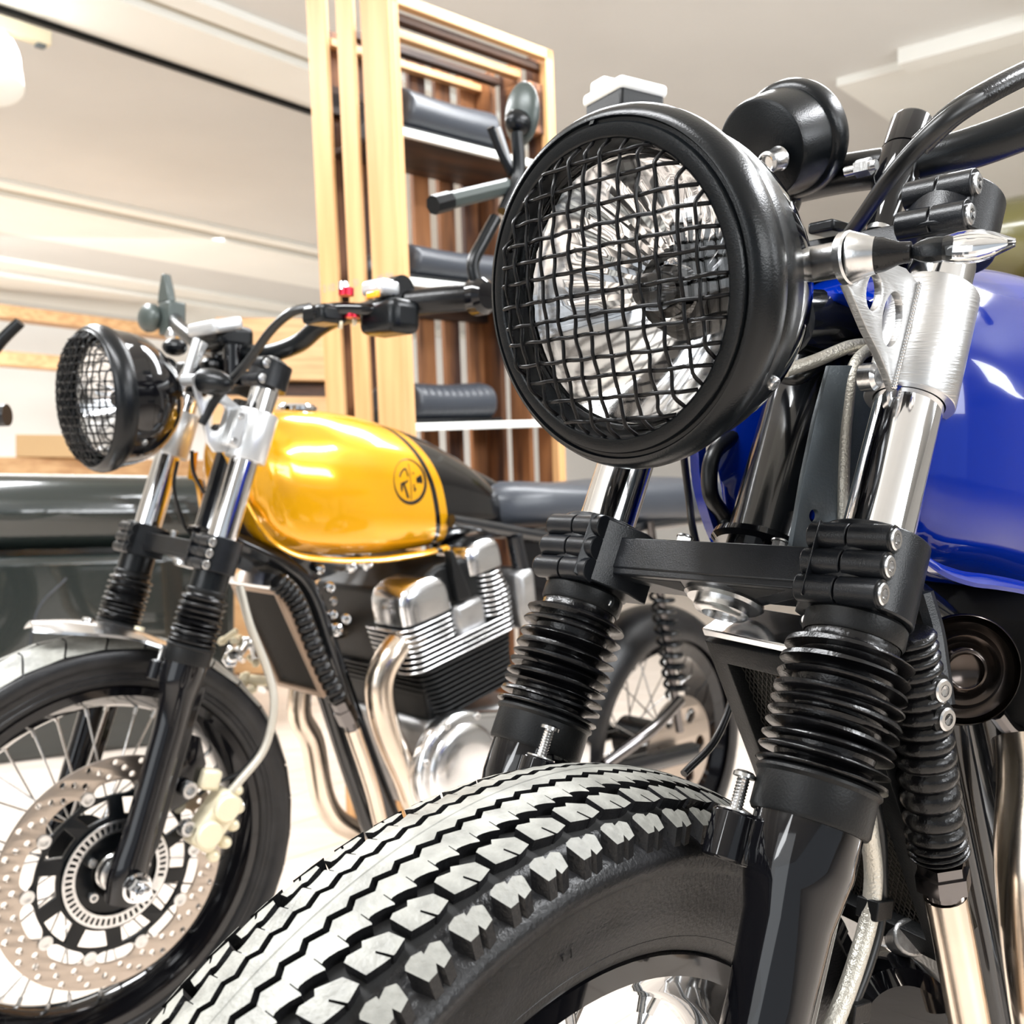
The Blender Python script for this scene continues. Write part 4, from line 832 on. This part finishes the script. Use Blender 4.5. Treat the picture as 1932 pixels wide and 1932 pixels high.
    def fin(u0, u1, h, m, yo=.148, th=.0042):
        c2 = lambda cx, cy, a0, a1: [(cx + .03 * math.cos(math.radians(a0 + (a1 - a0) * i / 5)), cy + .03 * math.sin(math.radians(a0 + (a1 - a0) * i / 5))) for i in range(6)]
        yl = .03 if m == bright else -yo
        poly = c2(u1 - .03, yo - .03, 0, 90) + c2(u0 + .03, yo - .03, 90, 180) + c2(u0 + .03, yl + .03, 180, 270) + c2(u1 - .03, yl + .03, 270, 360)
        b = MB(MP); b.prism(poly, E0 + eu * h, ef, V((0, 1, 0)), eu * th); b.build('cooling_fin', m, eng, bev=.0014)
    bright = 'polished_alloy' if yb else 'matt_black'
    fp = .0092
    for i in range(10): fin(-.122 + .002 * i, .105 - .002 * i, -.012 - fp * i, 'matt_black', .145)
    for i in range(4): fin(-.130, .128 - .001 * i, fp * i, bright, .152, .0031)
    for i in range(5): fin(.006, .127 + .001 * i, fp * (4 + i), bright, .152, .0031)
    for i in range(9): fin(-.132 + .003 * max(0, i - 4), -.060, fp * (4 + i), bright, .152, .0031)
    b = MB(MP); b.box(E0 + ef * -.028 + eu * .052 + V((0, .085, 0)), (.070, .112, .055), Mx((ef, V((0, 1, 0)), eu)).transposed()); b.build('head_casting', 'cast_alloy' if yb else bright, eng, bev=.01)
    for u0, u1, h0, h1 in ((.004, .118, .080, .145), (-.128, -.040, .118, .172)):
        b = MB(MP); R = []; hh = h1 - h0
        for t, sc in ((0, 1), (.4, 1), (.65, .96), (.85, .8), (.96, .55), (1, .25)):
            cu = (u0 + u1) / 2; hu = (u1 - u0) / 2 * sc; hy = .050 * (1 - (1 - sc) * .3)
            R.append([E0 + ef * (cu + hu * math.copysign(abs(math.cos(a)) ** .5, math.cos(a))) + V((0, .094 + hy * math.copysign(abs(math.sin(a)) ** .35, math.sin(a)), 0)) + eu * (h0 + hh * t) for a in [2 * PI * j / 40 for j in range(40)]])
        b.rings(R); b.build('rocker_cover', bright, eng, ang=50)
    b = MB(MP); b.prism([(0, 0), (.022, .09), (.03, .09), (.03, .0)], E0 + ef * -.032 + eu * .085 + V((0, .125, 0)), ef, eu, V((0, .02, 0))); b.build('spark_plug_lead', 'matt_black', eng, bev=.003)
    b = MB(MP); b.box(V((-.62, .06, -.115)), (.05, .15, .11), Mx.Rotation(.15, 3, 'Y')); b.build('throttle_body', 'cast_alloy' if yb else 'satin_black', eng, bev=.014, seg=3)
    cr = MB(MP); cr.prism([(-.37, -.31), (-.39, -.42), (-.46, -.50), (-.72, -.52), (-.80, -.47), (-.76, -.34), (-.60, -.30), (-.40, -.30)], (0, -.14, 0), (1, 0, 0), (0, 0, 1), (0, .28, 0)); cr.build('crankcase', 'cast_alloy', eng, bev=.015, seg=3)
    b = MB(MP); b.plate([[(-.425 + .098 * math.cos(math.radians(q)), -.385 + .098 * math.sin(math.radians(q))) for q in range(-70, 121, 8)] + [(-.60, -.31), (-.70, -.35), (-.76, -.40), (-.76, -.45), (-.70, -.49), (-.55, -.50)]], (0, .157, 0), (1, 0, 0), (0, 0, 1), .036, .011); cv = b.build('engine_cover', 'polished_alloy', eng, ang=50)
    b = MB(MP); b.lathe((-.425, .170, -.385), (0, 1, 0), [(0, .080), (.008, .077), (.014, .068), (.018, .045), (.0195, 0)], 48); b.build('cover_boss', 'polished_alloy', cv, ang=60)
    for a in range(8):
        an = 2 * PI * a / 8 + .3; b = MB(MP); bolt(b, V((-.425 + .090 * math.cos(an), .173, -.385 + .090 * math.sin(an))), (0, 1, 0), .006, .004); b.build('bolt', 'steel', cv)
    # header pipes
    hp_ = {'y': [([(-.375, .105, -.150)] + [Q(.12, *p) for p in ((742, 1228), (716, 1290), (728, 1370), (765, 1460), (805, 1545))] + [(-.50, .14, -.58), (-.7, .15, -.61), (-1.0, .17, -.60)], .024),
                 ([(-.375, -.075, -.165), (-.30, -.08, -.18), (-.27, -.085, -.30)] + [Q(-.09, *p) for p in ((590, 1400), (612, 1510), (655, 1560))] + [(-.50, -.10, -.585), (-.7, -.13, -.61), (-1.0, -.17, -.60)], .021)],
           'b': [([(-.375, -.075, -.165), (-.31, -.08, -.18), (-.275, -.085, -.30), (-.33, -.09, -.42), (-.42, -.10, -.53), (-.55, -.12, -.60), (-.7, -.14, -.62), (-1.0, -.17, -.60)], .021)]}[k]
    for pts_, r_ in hp_: MB(MP).tube(pts_, r_, n=28).build('header_pipe', 'exhaust_steel', root)
    if yb:
        for px, py, yy, rr_, m_ in ((604, 1074, .03, .008, 'chrome'), (622, 1108, .04, .009, 'chrome'), (630, 1135, .04, .007, 'steel'), (628, 1160, .045, .008, 'chrome'), (652, 1168, .045, .009, 'chrome'), (634, 1188, .05, .011, 'chrome'), (660, 1068, .02, .012, 'polished_alloy'), (690, 1062, .02, .013, 'polished_alloy')):
            b = MB(MP); p = Q(yy, px, py); b.lathe(p, (.6, .8, 0), [(-.006, 0), (-.006, rr_), (.002, rr_), (.005, rr_ * .7), (.006, 0)], 20); b.build('frame_bolt', m_, root)
        rn = random.Random(4)
        for i in range(16):
            p = Q(-.13, rn.uniform(425, 512), rn.uniform(1195, 1315)); r_ = rn.uniform(.004, .010); d_ = V((rn.uniform(-1, 1), rn.uniform(-1, 1), rn.uniform(-.6, .6))).normalized() * rn.uniform(.012, .030)
            b = MB(MP); b.cyl(p - d_, p + d_, r_, n=12); b.cyl(p + d_ * .4, p + d_ * .8, r_ * 1.5, n=6); b.build('pipe_fitting', ('cream_alloy', 'chrome', 'steel')[i % 3], root, bev=.001)
    # seat and tail, side cover, rear wheel
    b = MB(MP); R = []
    for x, w_, zt, zb in ((-.60, .05, .075, .02), (-.64, .085, .095, .01), (-.72, .11, .100, .01), (-.85, .125, .098, .01), (-1.0, .135, .108, .005), (-1.18, .13, .115, .005), (-1.32, .115, .11, .02), (-1.39, .08, .09, .04)):
        R.append([V((x, math.copysign(abs(math.cos(a)) ** .6, math.cos(a)) * w_, (zt + zb) / 2 + math.copysign(abs(math.sin(a)) ** .7, math.sin(a)) * (zt - zb) / 2)) for a in [2 * PI * j / 32 for j in range(32)]])
    b.rings(R); b.build('seat', 'seat_vinyl', root, ang=70)
    b = MB(MP); b.plate([[(-.62, -.01), (-.80, -.01), (-.88, -.10), (-.80, -.24), (-.66, -.22)]], (0, .10, 0), (1, 0, 0), (0, 0, 1), .03, .01); b.build('side_cover', 'gloss_black', root)
    b = MB(MP); b.tube([(-.72, .11, -.46), (-.9, .115, -.49), (-1.17, .12, -.50)], .022, n=16); sw = b.build('swingarm', 'frame_black', root)
    b = MB(MP); b.tube([(-.72, -.11, -.46), (-.9, -.115, -.49), (-1.17, -.12, -.50)], .022, n=16); b.build('swingarm_leg', 'frame_black', sw)
    rc = V((-1.17, 0, -.50)); MR = MP @ Mx.Translation(rc)
    for y in (.135, -.135):
        sp = MB(MP); sp.tube([(-.98, y, .02), (-1.10, y, -.44)], .009, n=12, smooth=False); sp = sp.build('shock_absorber', 'dark_chrome', root)
        b = MB(MP); hp = []
        for i in range(14 * 12): t = i / (14 * 12); p = V((-.99, y, -.02)).lerp(V((-1.09, y, -.36)), t); a = 2 * PI * i / 12; hp.append(p + V((.96, 0, -.2)) * .024 * math.cos(a) + V((0, 1, 0)) * .024 * math.sin(a))
        b.tube(hp, .0045, n=6, smooth=False); b.build('spring', 'satin_black', sp)
    t = MB(MR); prof = []
    for i in range(25): a = -1.9 + 3.8 * i / 24; prof.append((.068 * math.sin(a), .262 + .058 * math.cos(a)))
    t.lathe((0, 0, 0), (0, 1, 0), prof, 96); rt = t.build('rear_tyre', 'tyre_rubber', root)
    b = MB(MR); b.lathe((0, 0, 0), (0, 1, 0), [(-.055, .235), (-.055, .245), (-.045, .222), (.045, .222), (.055, .245), (.055, .235), (.04, .214), (-.04, .214), (-.055, .235)], 96); rw = b.build('rear_wheel', 'gloss_black', root)
    b = MB(MR); b.lathe((0, 0, 0), (0, 1, 0), [(-.07, 0), (-.07, .05), (.07, .05), (.07, 0)], 32); b.build('rear_hub', 'satin_black', rw)
    for i in range(28):
        a = 2 * PI * i / 28; b = MB(MR); b.cyl((math.cos(a + .3 * (-1) ** (i // 2)) * .05, .05 * (-1) ** i, math.sin(a + .3 * (-1) ** (i // 2)) * .05), (math.cos(a) * .216, 0, math.sin(a) * .216), .002, n=6); b.build('spoke', 'steel', rw, ang=60)
    b = MB(MR); b.plate([circle((0, 0), .12, 72)] + [circle((math.cos(a) * .08, math.sin(a) * .08), .018, 16) for a in [2 * PI * i / 6 for i in range(6)]], (0, .085, 0), (1, 0, 0), (0, 0, 1), .005, .0005); b.build('rear_disc', 'disc_steel', rw)
    b = MB(MP); b.tube([(-.80, .17, -.45), (-.92, .19, -.40), (-1.05, .17, -.36)], .012, n=12); b.tube([(-.80, .17, -.45), (-.78, .17, -.55)], .010, n=10); b.build('footrest_bracket', 'dark_chrome', root)
    b = MB(MP); b.cyl((-.78, .13, -.48), (-.78, .24, -.48), .014, n=16); b.build('footrest', 'rubber', root)
    b = MB(MP); b.tube([(-.70, .16, -.60), (-.66, .22, -.75), (-.62, .27, -ST[k].z + .012)], .011, n=12); b.build('side_stand', 'frame_black', root)
    b = MB(MP); b.cyl((-.62, .27, -ST[k].z), (-.62, .27, -ST[k].z + .014), .03, n=16); b.build('stand_foot', 'frame_black', root)
    if not yb:      # horn: stepped disc
        b = MB(MP); b.box(V((-.36, .0, -.10)), (.26, .17, .15)); b.build('dark_filler_box', 'shade_black', root, bev=.02, seg=3)  # made-up black box standing in for the shade below the tank
        q = Q(.075, 1815, 1262); d = V((.82, .55, .05)).normalized(); d = V((.55, .82, .0)).normalized()
        b = MB(MP); b.lathe(q, d, [(-.02, 0), (-.02, .027), (-.004, .033), (0, .0365), (.003, .0370), (.004, .0358), (.001, .0350), (0, .0342), (.002, .033), (.0045, .0315), (.002, .029), (.0005, .0265), (.003, .0245), (.005, .023), (.003, .020), (.001, .018), (.003, .0155), (.006, .0145), (.007, .012), (.004, .0095), (.004, 0)], 72); hn = b.build('horn', 'dark_chrome', root, ang=60, label='round stepped horn')
        hn.data.materials[0] = MATS['horn_metal']
        for px, py in ((1775, 1302), (1782, 1356)):
            b = MB(MP); o = Q(.128, px, py); b.cyl(o - V((0, .03, 0)), o, .009, n=20); e = b.build('bracket_boss', 'matt_black', root); b = MB(MP); bolt(b, o, (0, 1, 0), .0068, .003); b.build('bolt', 'steel', e)
        b = MB(MP); b.tube([Q(.10, 1735, 1120), Q(.105, 1755, 1190), Q(.11, 1765, 1255), Q(.115, 1775, 1330)], .008, n=10); b.build('frame_stay', 'anodised_black', root)
        b = MB(MP); b.tube([Q(.06, 1880, 1345), Q(.06, 1905, 1375), Q(.06, 1940, 1390)], .006, n=10); b.build('horn_bracket', 'dark_chrome', root)
        MB(MP).tube([Q(.10, 1935, 1395), Q(.11, 1945, 1480), Q(.12, 1942, 1650), Q(.13, 1970, 1900), Q(.13, 2000, 2050)], .0205, n=24).build('header_pipe', 'exhaust_steel', root)
        b = MB(MP); b.lathe(Q(.06, 1690, 1905), (.5, .8, 0), [(-.03, .03), (0, .035), (.012, .034), (.02, .026), (.022, 0)], 40); b.build('oil_filter', 'gloss_black', root)
        for o_ in (0, 34): MB(MP).tube([Q(.06, 1752 + o_, 1300), Q(.06, 1800 + o_, 1540), Q(.06, 1850 + o_, 1780), Q(.06, 1900 + o_, 2050)], .0095, n=18).build('frame_tube', 'frame_black', root)
        b = MB(MP); b.box(Q(-.02, 1760, 1730), (.10, .16, .10), Mx.Rotation(.25, 3, 'Y')); b.build('front_casting', 'cast_alloy', root, bev=.012, seg=3)
        b = MB(MP); b.cyl(Q(.05, 1700, 1770), Q(.07, 1722, 1768), .012, n=20); b.build('casting_boss', 'cast_alloy', root, bev=.002)
        b = MB(MP); b.box(V((-.30, .0, -.36)), (.08, .24, .14), Mx.Rotation(.2, 3, 'Y')); b.build('front_casting', 'cast_alloy', root, bev=.012, seg=3)
    return root
blue = bike('b'); yellow = bike('y')

# ------------------------------------------------------------------ the showroom
ZC = H + 1.5           # ceiling underside of the beams
D = V((.678, .735, 0)).normalized(); N = V((-.735, .678, 0)).normalized()   # along the beams / across them
def floor_build():
    b = MB(); b.box((0, 4, -.03), (16, 18, .05)); f = struct(b.build('floor', 'floor_joint', ang=0))
    k = 0
    for i in range(-22, 62):
        off = (i * .37) % 1.2
        for j in range(-4, 9):
            if k >= 300: break
            n0 = i * .19; d0 = j * 1.2 + off
            c = D * (d0 + .6) + N * (n0 + .095)
            d = (c - V((-.3, 1.2, 0))).length
            if d > 3.2: continue
            q = MB(); q.box((c.x, c.y, -.004), (1.197, .187, .014), Mx((D, N, V((0, 0, 1)))).transposed()); o = q.build('floor_board', 'floor_wood', f, ang=0, recalc=False); k += 1
    b = MB()
    for i in range(-30, 75):
        off = (i * .37) % 1.2
        for j in range(-8, 14):
            n0 = i * .19; d0 = j * 1.2 + off; c = D * (d0 + .6) + N * (n0 + .095); d = (c - V((-.3, 1.2, 0))).length
            if d <= 3.2 or abs(c.x) > 7.3 or c.y < -4.3 or c.y > 12.3: continue
            b.box((c.x, c.y, -.004), (1.197, .187, .014), Mx((D, N, V((0, 0, 1)))).transposed())
    o = b.build('floor_boards', 'floor_wood', f, ang=0, recalc=False); o['kind'] = 'stuff'
floor_build()
b = MB(); b.box((0, 4, ZC + .065), (16, 18, .04)); struct(b.build('ceiling', 'ceiling_paint', ang=0))
RB = Mx((D, N, V((0, 0, 1)))).transposed()
def beam(i, n0, n1, drop, d0=-7, d1=12, m='beam_paint', z1=ZC + .06):
    z0 = ZC + drop; b = MB(); c = D * (d0 + d1) / 2 + N * (n0 + n1) / 2; b.box((c.x, c.y, (z0 + z1) / 2), (d1 - d0, n1 - n0, z1 - z0), RB); return struct(b.build('trim_%d' % i, m, ang=0))
# beams: a wide boxed soffit with a thin stepped board either side
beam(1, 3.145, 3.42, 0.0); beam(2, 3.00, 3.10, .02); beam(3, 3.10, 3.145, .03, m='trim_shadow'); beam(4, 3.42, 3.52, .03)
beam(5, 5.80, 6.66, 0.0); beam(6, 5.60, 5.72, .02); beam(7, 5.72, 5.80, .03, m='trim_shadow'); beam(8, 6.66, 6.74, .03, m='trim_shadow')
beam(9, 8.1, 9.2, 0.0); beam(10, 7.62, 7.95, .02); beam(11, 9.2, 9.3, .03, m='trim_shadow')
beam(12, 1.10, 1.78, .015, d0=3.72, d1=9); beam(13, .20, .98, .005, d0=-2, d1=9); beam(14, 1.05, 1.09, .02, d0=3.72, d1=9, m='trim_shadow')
b = MB(); c = D * 3.66 + N * .75; b.box((c.x, c.y, ZC + .03), (.10, 1.5, .08), RB); struct(b.build('trim_15', 'beam_paint', ang=0))
# track rail and spotlight
b = MB(); c = D * 3.0 + N * 3.545; b.box((c.x, c.y, ZC + .022), (9, .022, .02), RB); tag(b.build('light_track', 'matt_black', ang=0), 'thin black lighting track along the white beam, upper left', 'track')
def wat(px, py, c, ax):
    d = ray(px, py); return V((0, 0, H)) + d * ((c - (H if ax == 2 else 0)) / d[ax])
q = wat(18, 40, ZC - .01, 2); sp = thing('spotlight', 'cream white spotlight hanging from the black track in the upper left corner', 'spotlight', (q.x, q.y, q.z))
Ms = Mx.Identity(4)
b = MB(); b.box((0, 0, -.020), (.26, .045, .05), RB); b.build('track_adapter', 'cream_alloy', sp, bev=.006)
b = MB(); b.box(D * .10 + V((0, 0, -.045)), (.03, .03, .02), RB); b.build('adapter_catch', 'gusset_grey', sp, bev=.003)
b = MB(); b.tube([(-.06, 0, -.03), (-.01, -.02, -.05), (.03, -.02, -.12), (.035, -.02, -.20)], .012, n=10); b.build('yoke_arm', 'white_paint', sp)
b = MB(); b.lathe((-.06, -.02, -.10), (.35, -.3, -1), [(-.02, 0), (-.02, .05), (0, .075), (.10, .085), (.16, .082), (.165, .07), (.15, 0)], 40); b.build('lamp_head', 'white_paint', sp)
# walls
def wall(nm, a, b_, z1=ZC + .05, m='wall_paint', th=.08):
    a, b_ = V(a), V(b_); c = (a + b_) / 2; L = (b_ - a).length; d = (b_ - a).normalized(); R = Mx((d, V((0, 0, 1)).cross(d), V((0, 0, 1)))).transposed()
    q = MB(); q.box((c.x, c.y, z1 / 2), (L, th, z1), R); return struct(q.build(nm, m, ang=0))
wall('wall_back', (-7.9, 9.6, 0), (7.9, 12.8, 0)); wall('wall_left', (-7.9, -4, 0), (-7.9, 9.6, 0)); wall('wall_right', (7.9, -4, 0), (7.9, 12.8, 0))
# long wooden wall boards on the back wall
def plank_on(nm, p0, p1, h, dpt, m, label, cat):
    d = (V(p1) - V(p0)); L = d.length; d.normalize(); R = Mx((d, V((0, 0, 1)).cross(d), V((0, 0, 1)))).transposed(); c = (V(p0) + V(p1)) / 2
    q = MB(); q.box(c, (L, dpt, h), R); return tag(q.build(nm, m, bev=.004), label, cat)
y0 = 8.2
p0, p1 = wat(-60, 582, y0, 1), wat(345, 632, y0 + .9, 1); plank_on('wall_shelf', p0, p1, .10, .25, 'wood_h', 'upper long wooden shelf board on the far white wall at left', 'shelf')
p0, p1 = wat(-60, 672, y0, 1), wat(345, 706, y0 + .9, 1); plank_on('wall_shelf', p0, p1, .11, .25, 'wood_h', 'lower long wooden shelf board on the far white wall at left', 'shelf')
# low pale counter and box behind the dark sofa
p0, p1 = wat(-80, 905, 5.2, 1), wat(420, 900, 5.6, 1); c = (p0 + p1) / 2
q = MB(); q.box((c.x, c.y, c.z / 2 + .05), ((p1 - p0).length, .7, c.z + .1), Mx.Rotation(math.atan2((p1 - p0).y, (p1 - p0).x), 3, 'Z')); ct = tag(q.build('counter', 'wood_h', bev=.01), 'long low wooden counter behind the dark sofa', 'counter')
p = wat(120, 858, 5.1, 1); q = MB(); q.box((p.x, p.y, c.z + .10 + .055), (.36, .25, .11)); tag(q.build('wooden_box', 'cardboard', bev=.006), 'small flat brown box standing on the low counter', 'box')
p = wat(560, 690, 4.4, 1); q = MB(); cb = thing('cabinet', 'pale wooden cabinet behind the handlebar of the yellow motorcycle', 'cabinet', (p.x, p.y + .2, 0))
zt, zm, zb = wat(560, 600, 4.4, 1).z, wat(560, 735, 4.4, 1).z, 0.0
b = MB(); b.box((0, 0, (zt + zm) / 2 + .02), (.70, .40, zt - zm - .04)); b.build('upper_box', 'wood_h', cb, bev=.006)
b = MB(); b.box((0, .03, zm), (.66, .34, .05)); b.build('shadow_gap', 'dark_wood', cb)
b = MB(); b.box((0, 0, (zm - .02) / 2), (.72, .42, zm - .04)); b.build('lower_box', 'wood_h', cb, bev=.006)

# ------------------------------------------------------------------ tall rack of crate wood with seats
yr = 2.42; FL = wat(750, 400, yr, 1); lean = .012
rk = thing('crate_rack', 'tall rack of pale and scorched crate wood holding black saddles', 'rack', (FL.x, FL.y, 0), Mx((D, N, V((0, 0, 1)))).transposed() @ Mx.Rotation(math.radians(-4.0), 3, 'Y'))
RW = rk.matrix_world.copy(); RI = RW.inverted()
class RF:
    def at(s, c, px, py, ax=1):
        o = RI @ V((0, 0, H)); d = RI.to_3x3() @ ray(px, py); return o + d * ((c - o[ax]) / d[ax])
rf = RF()
off_ = rf.at(0, 741, 100, 0).y; rk.matrix_world = RW @ Mx.Translation((0, off_, 0)); RW = rk.matrix_world.copy(); RI = RW.inverted()
top = rf.at(0, 742, 0).z + .02; dep = .34
xr = rf.at(0, 1050, 300).x
print('RACK', xr, dep if False else 0, rf.at(0,588,100,0).y, rf.at(0,741,100,0).y)
# three upright boards of the side facing the camera's left
for j, (pa, pb, tt) in enumerate(((689, 741, 0), (643, 674, .01), (588, 623, 0))):
    ya, yb_ = rf.at(0, pa + 0, 100, 0).y, rf.at(0, pb, 100, 0).y; y0_, y1_ = min(ya, yb_), max(ya, yb_)
    b = MB(); b.box((-.005, (y0_ + y1_) / 2, (top + .012 + j * .035) / 2), (.010, abs(y1_ - y0_), top + .012 + j * .035)); o = b.build('side_board', 'wood', rk, bev=.002)
    b = MB()
    b.text(('#6 Stk', 'S1', '2 1/2')[j], (-.0102, (y0_ + y1_) / 2, rf.at(0, 660, 538, 0).z), (0, -1, 0), (0, 0, 1), .022, .0002); b.build('pencil_mark', 'print_blue', o, ang=0, recalc=False)
ymax = rf.at(0, 588, 100, 0).y
dep = abs(ymax)
# front frame
for x0, x1 in ((0, .022), (xr - .028, xr)):
    b = MB(); b.box(((x0 + x1) / 2, .012, top / 2), (x1 - x0, .024, top)); b.build('front_post', 'wood', rk, bev=.002)
b = MB(); b.box((xr / 2, .012, top - .012), (xr, .024, .024)); b.build('top_rail', 'wood_h', rk, bev=.002)
# right side boards
for j in range(3):
    y = dep * (j + .5) / 3; b = MB(); b.box((xr - .009, y, top / 2), (.018, dep / 3 - .03, top)); b.build('side_board', 'burnt_wood', rk, bev=.002)
# top slats seen from below
for j in range(4):
    y = dep * (j + .5) / 4; b = MB(); b.box((xr / 2, y, top - .03 - .009), (xr - .04, dep / 4 - .045, .018)); b.build('top_slat', 'wood_h' if j % 2 else 'dark_wood', rk, bev=.002)
# corner blocks (scorched) and scorched back slats with white gaps
nb = max(4, round(xr / .088))
for j in range(nb):
    x = xr * (j + .5) / nb; b = MB(); b.box((x, dep - .01, top / 2), (xr / nb * .60, .016, top)); b.build('back_slat', 'burnt_wood', rk, bev=.002)
for z in (rf.at(dep, 840, 260).z, rf.at(dep, 840, 590).z, top - .16):
    b = MB(); b.box((xr / 2, dep - .03, z), (xr, .02, .05)); b.build('back_rail', 'dark_wood', rk, bev=.002)
    b = MB(); b.box((xr - .05, .06, z + .02), (.06, .09, .11)); b.build('corner_block', 'burnt_wood', rk, bev=.004)
# shelves and seats
def seat_thing(px, py, label, L, Wd, hgt, ribs, tilt=0.0, x0=.03):
    # board underside height where the board's front edge passes the pixel
    z = rf.at(.02, px, py).z
    b = MB(); b.box((xr / 2 - .005, dep / 2 + .01, z - .009), (xr - .045, dep - .05, .014)); b.build('shelf_board', 'dark_wood', rk, bev=.002)
    b = MB(); b.box((xr / 2 - .005, .022, z - .008), (xr - .045, .014, .018)); b.build('shelf_edge', 'white_paint', rk, bev=.002)
    o = thing('saddle', label, 'saddle', RW @ V((x0 + L / 2, dep * .42, z + .002)), RW.to_3x3(), 'saddles on the crate rack')
    b = MB(); R = []; n_ = 60
    for i in range(n_ + 1):
        t = i / n_; x = -L / 2 + L * t; e = min(1, math.sin(PI * min(max(t, .015), .985)) * 3.0) ** .5
        h = hgt * e * (1 + .03 * math.cos(2 * PI * t)) * (1 - (.035 * abs(math.cos(PI * t * 14)) ** 4 if ribs else 0)); w_ = Wd / 2 * e
        R.append([V((x, math.copysign(abs(math.cos(a)) ** .7, math.cos(a)) * w_, max(0, h * (.5 + .5 * math.copysign(abs(math.sin(a)) ** .8, math.sin(a)))))) for a in [2 * PI * j / 28 for j in range(28)]])
    b.rings(R); b.build('cushion', 'seat_vinyl', o, ang=60)
    b = MB(); b.box((0, 0, .004), (L * .96, Wd * .9, .008)); b.build('seat_base', 'matt_black', o, bev=.002)
    return o
seat_thing(840, 262, 'smooth black saddle on the top shelf of the crate rack', .36, .21, .105, False)
seat_thing(840, 532, 'smooth grey black saddle on the middle shelf, behind the yellow grip', .36, .21, .085, False)
seat_thing(840, 798, 'ribbed black saddle on the lowest visible shelf above the yellow tank', .32, .19, .095, True)
# ------------------------------------------------------------------ dark leather sofa at far left
q = wat(-140, 905, 2.9, 1); q1 = wat(440, 900, 3.35, 1); dx_ = (q1 - q); Ls = dx_.length; dx_.z = 0; dx_.normalize(); Rs = Mx((dx_, V((0, 0, 1)).cross(dx_), V((0, 0, 1)))).transposed()
so = thing('sofa', 'dark green black leather sofa seen from behind the yellow fork at far left', 'sofa', (q.x, q.y, 0), Rs)
zt = wat(100, 895, 3.1, 1).z; zs = wat(100, 1046, 3.1, 1).z
def cushion(nm, c, d, par, m='leather', r=.06): b = MB(); b.box(c, d); return b.build(nm, m, par, bev=r, seg=6)
cushion('backrest', (Ls / 2, .16, (zt + zs) / 2 + .005), (Ls, .34, zt - zs - .01), so, r=.115)
cushion('lower_back', (Ls / 2, .13, zs / 2), (Ls + .02, .28, zs), so, r=.03)
b = MB(); b.box((Ls / 2, .20, zs), (Ls - .1, .16, .20)); b.build('inner_frame', 'leather', so)
cushion('seat_cushion', (Ls / 2, .55, .30), (Ls - .3, .62, .22), so); cushion('armrest', (.08, .5, .33), (.2, .8, .55), so); cushion('armrest', (Ls - .08, .5, .33), (.2, .8, .55), so)
b = MB(); b.tube([(Ls * .30, -.012, zs - .30), (Ls * .33, -.012, zs - .16), (Ls * .42, -.012, zs - .07)], .003, n=8); b.build('stitched_seam', 'seat_vinyl', so)
# ------------------------------------------------------------------ handlebar of another motorcycle cut by the left edge
g0 = V((-.86, 1.62, wat(0, 782, 1.62, 1).z)); ob = thing('handlebar', 'black handlebar end and brake lever of another motorcycle at the left edge', 'handlebar', g0)
def gl(px, py, y=1.62): return wat(px, py, y, 1) - g0
MB().tube([gl(-260, 800), gl(-120, 790), gl(14, 783)], .0175, n=20).build('grip', 'rubber', ob)
MB().tube([gl(-220, 760), gl(-120, 735), gl(-40, 690), gl(5, 640), gl(38, 608)], lambda t: .011 - .002 * t, n=12).build('lever', 'satin_black', ob)
MB().tube([gl(-260, 800), gl(-420, 830), gl(-600, 840)], .013, n=16).build('bar_tube', 'satin_black', ob)
# ------------------------------------------------------------------ olive tank of a motorcycle far right
q = wat(1905, 455, 3.6, 1); ot = thing('motorcycle_tank', 'olive green tank on a display plinth behind the fork at the right edge', 'tank', (q.x + .2, q.y, 0))
b = MB(); b.ball((0, 0, q.z), (.42, .25, .17), 20); b.build('tank_shell', 'olive', ot)
b = MB(); b.box((0, 0, (q.z - .12) / 2), (.35, .3, q.z - .12)); b.build('plinth', 'dark_wood', ot, bev=.01)
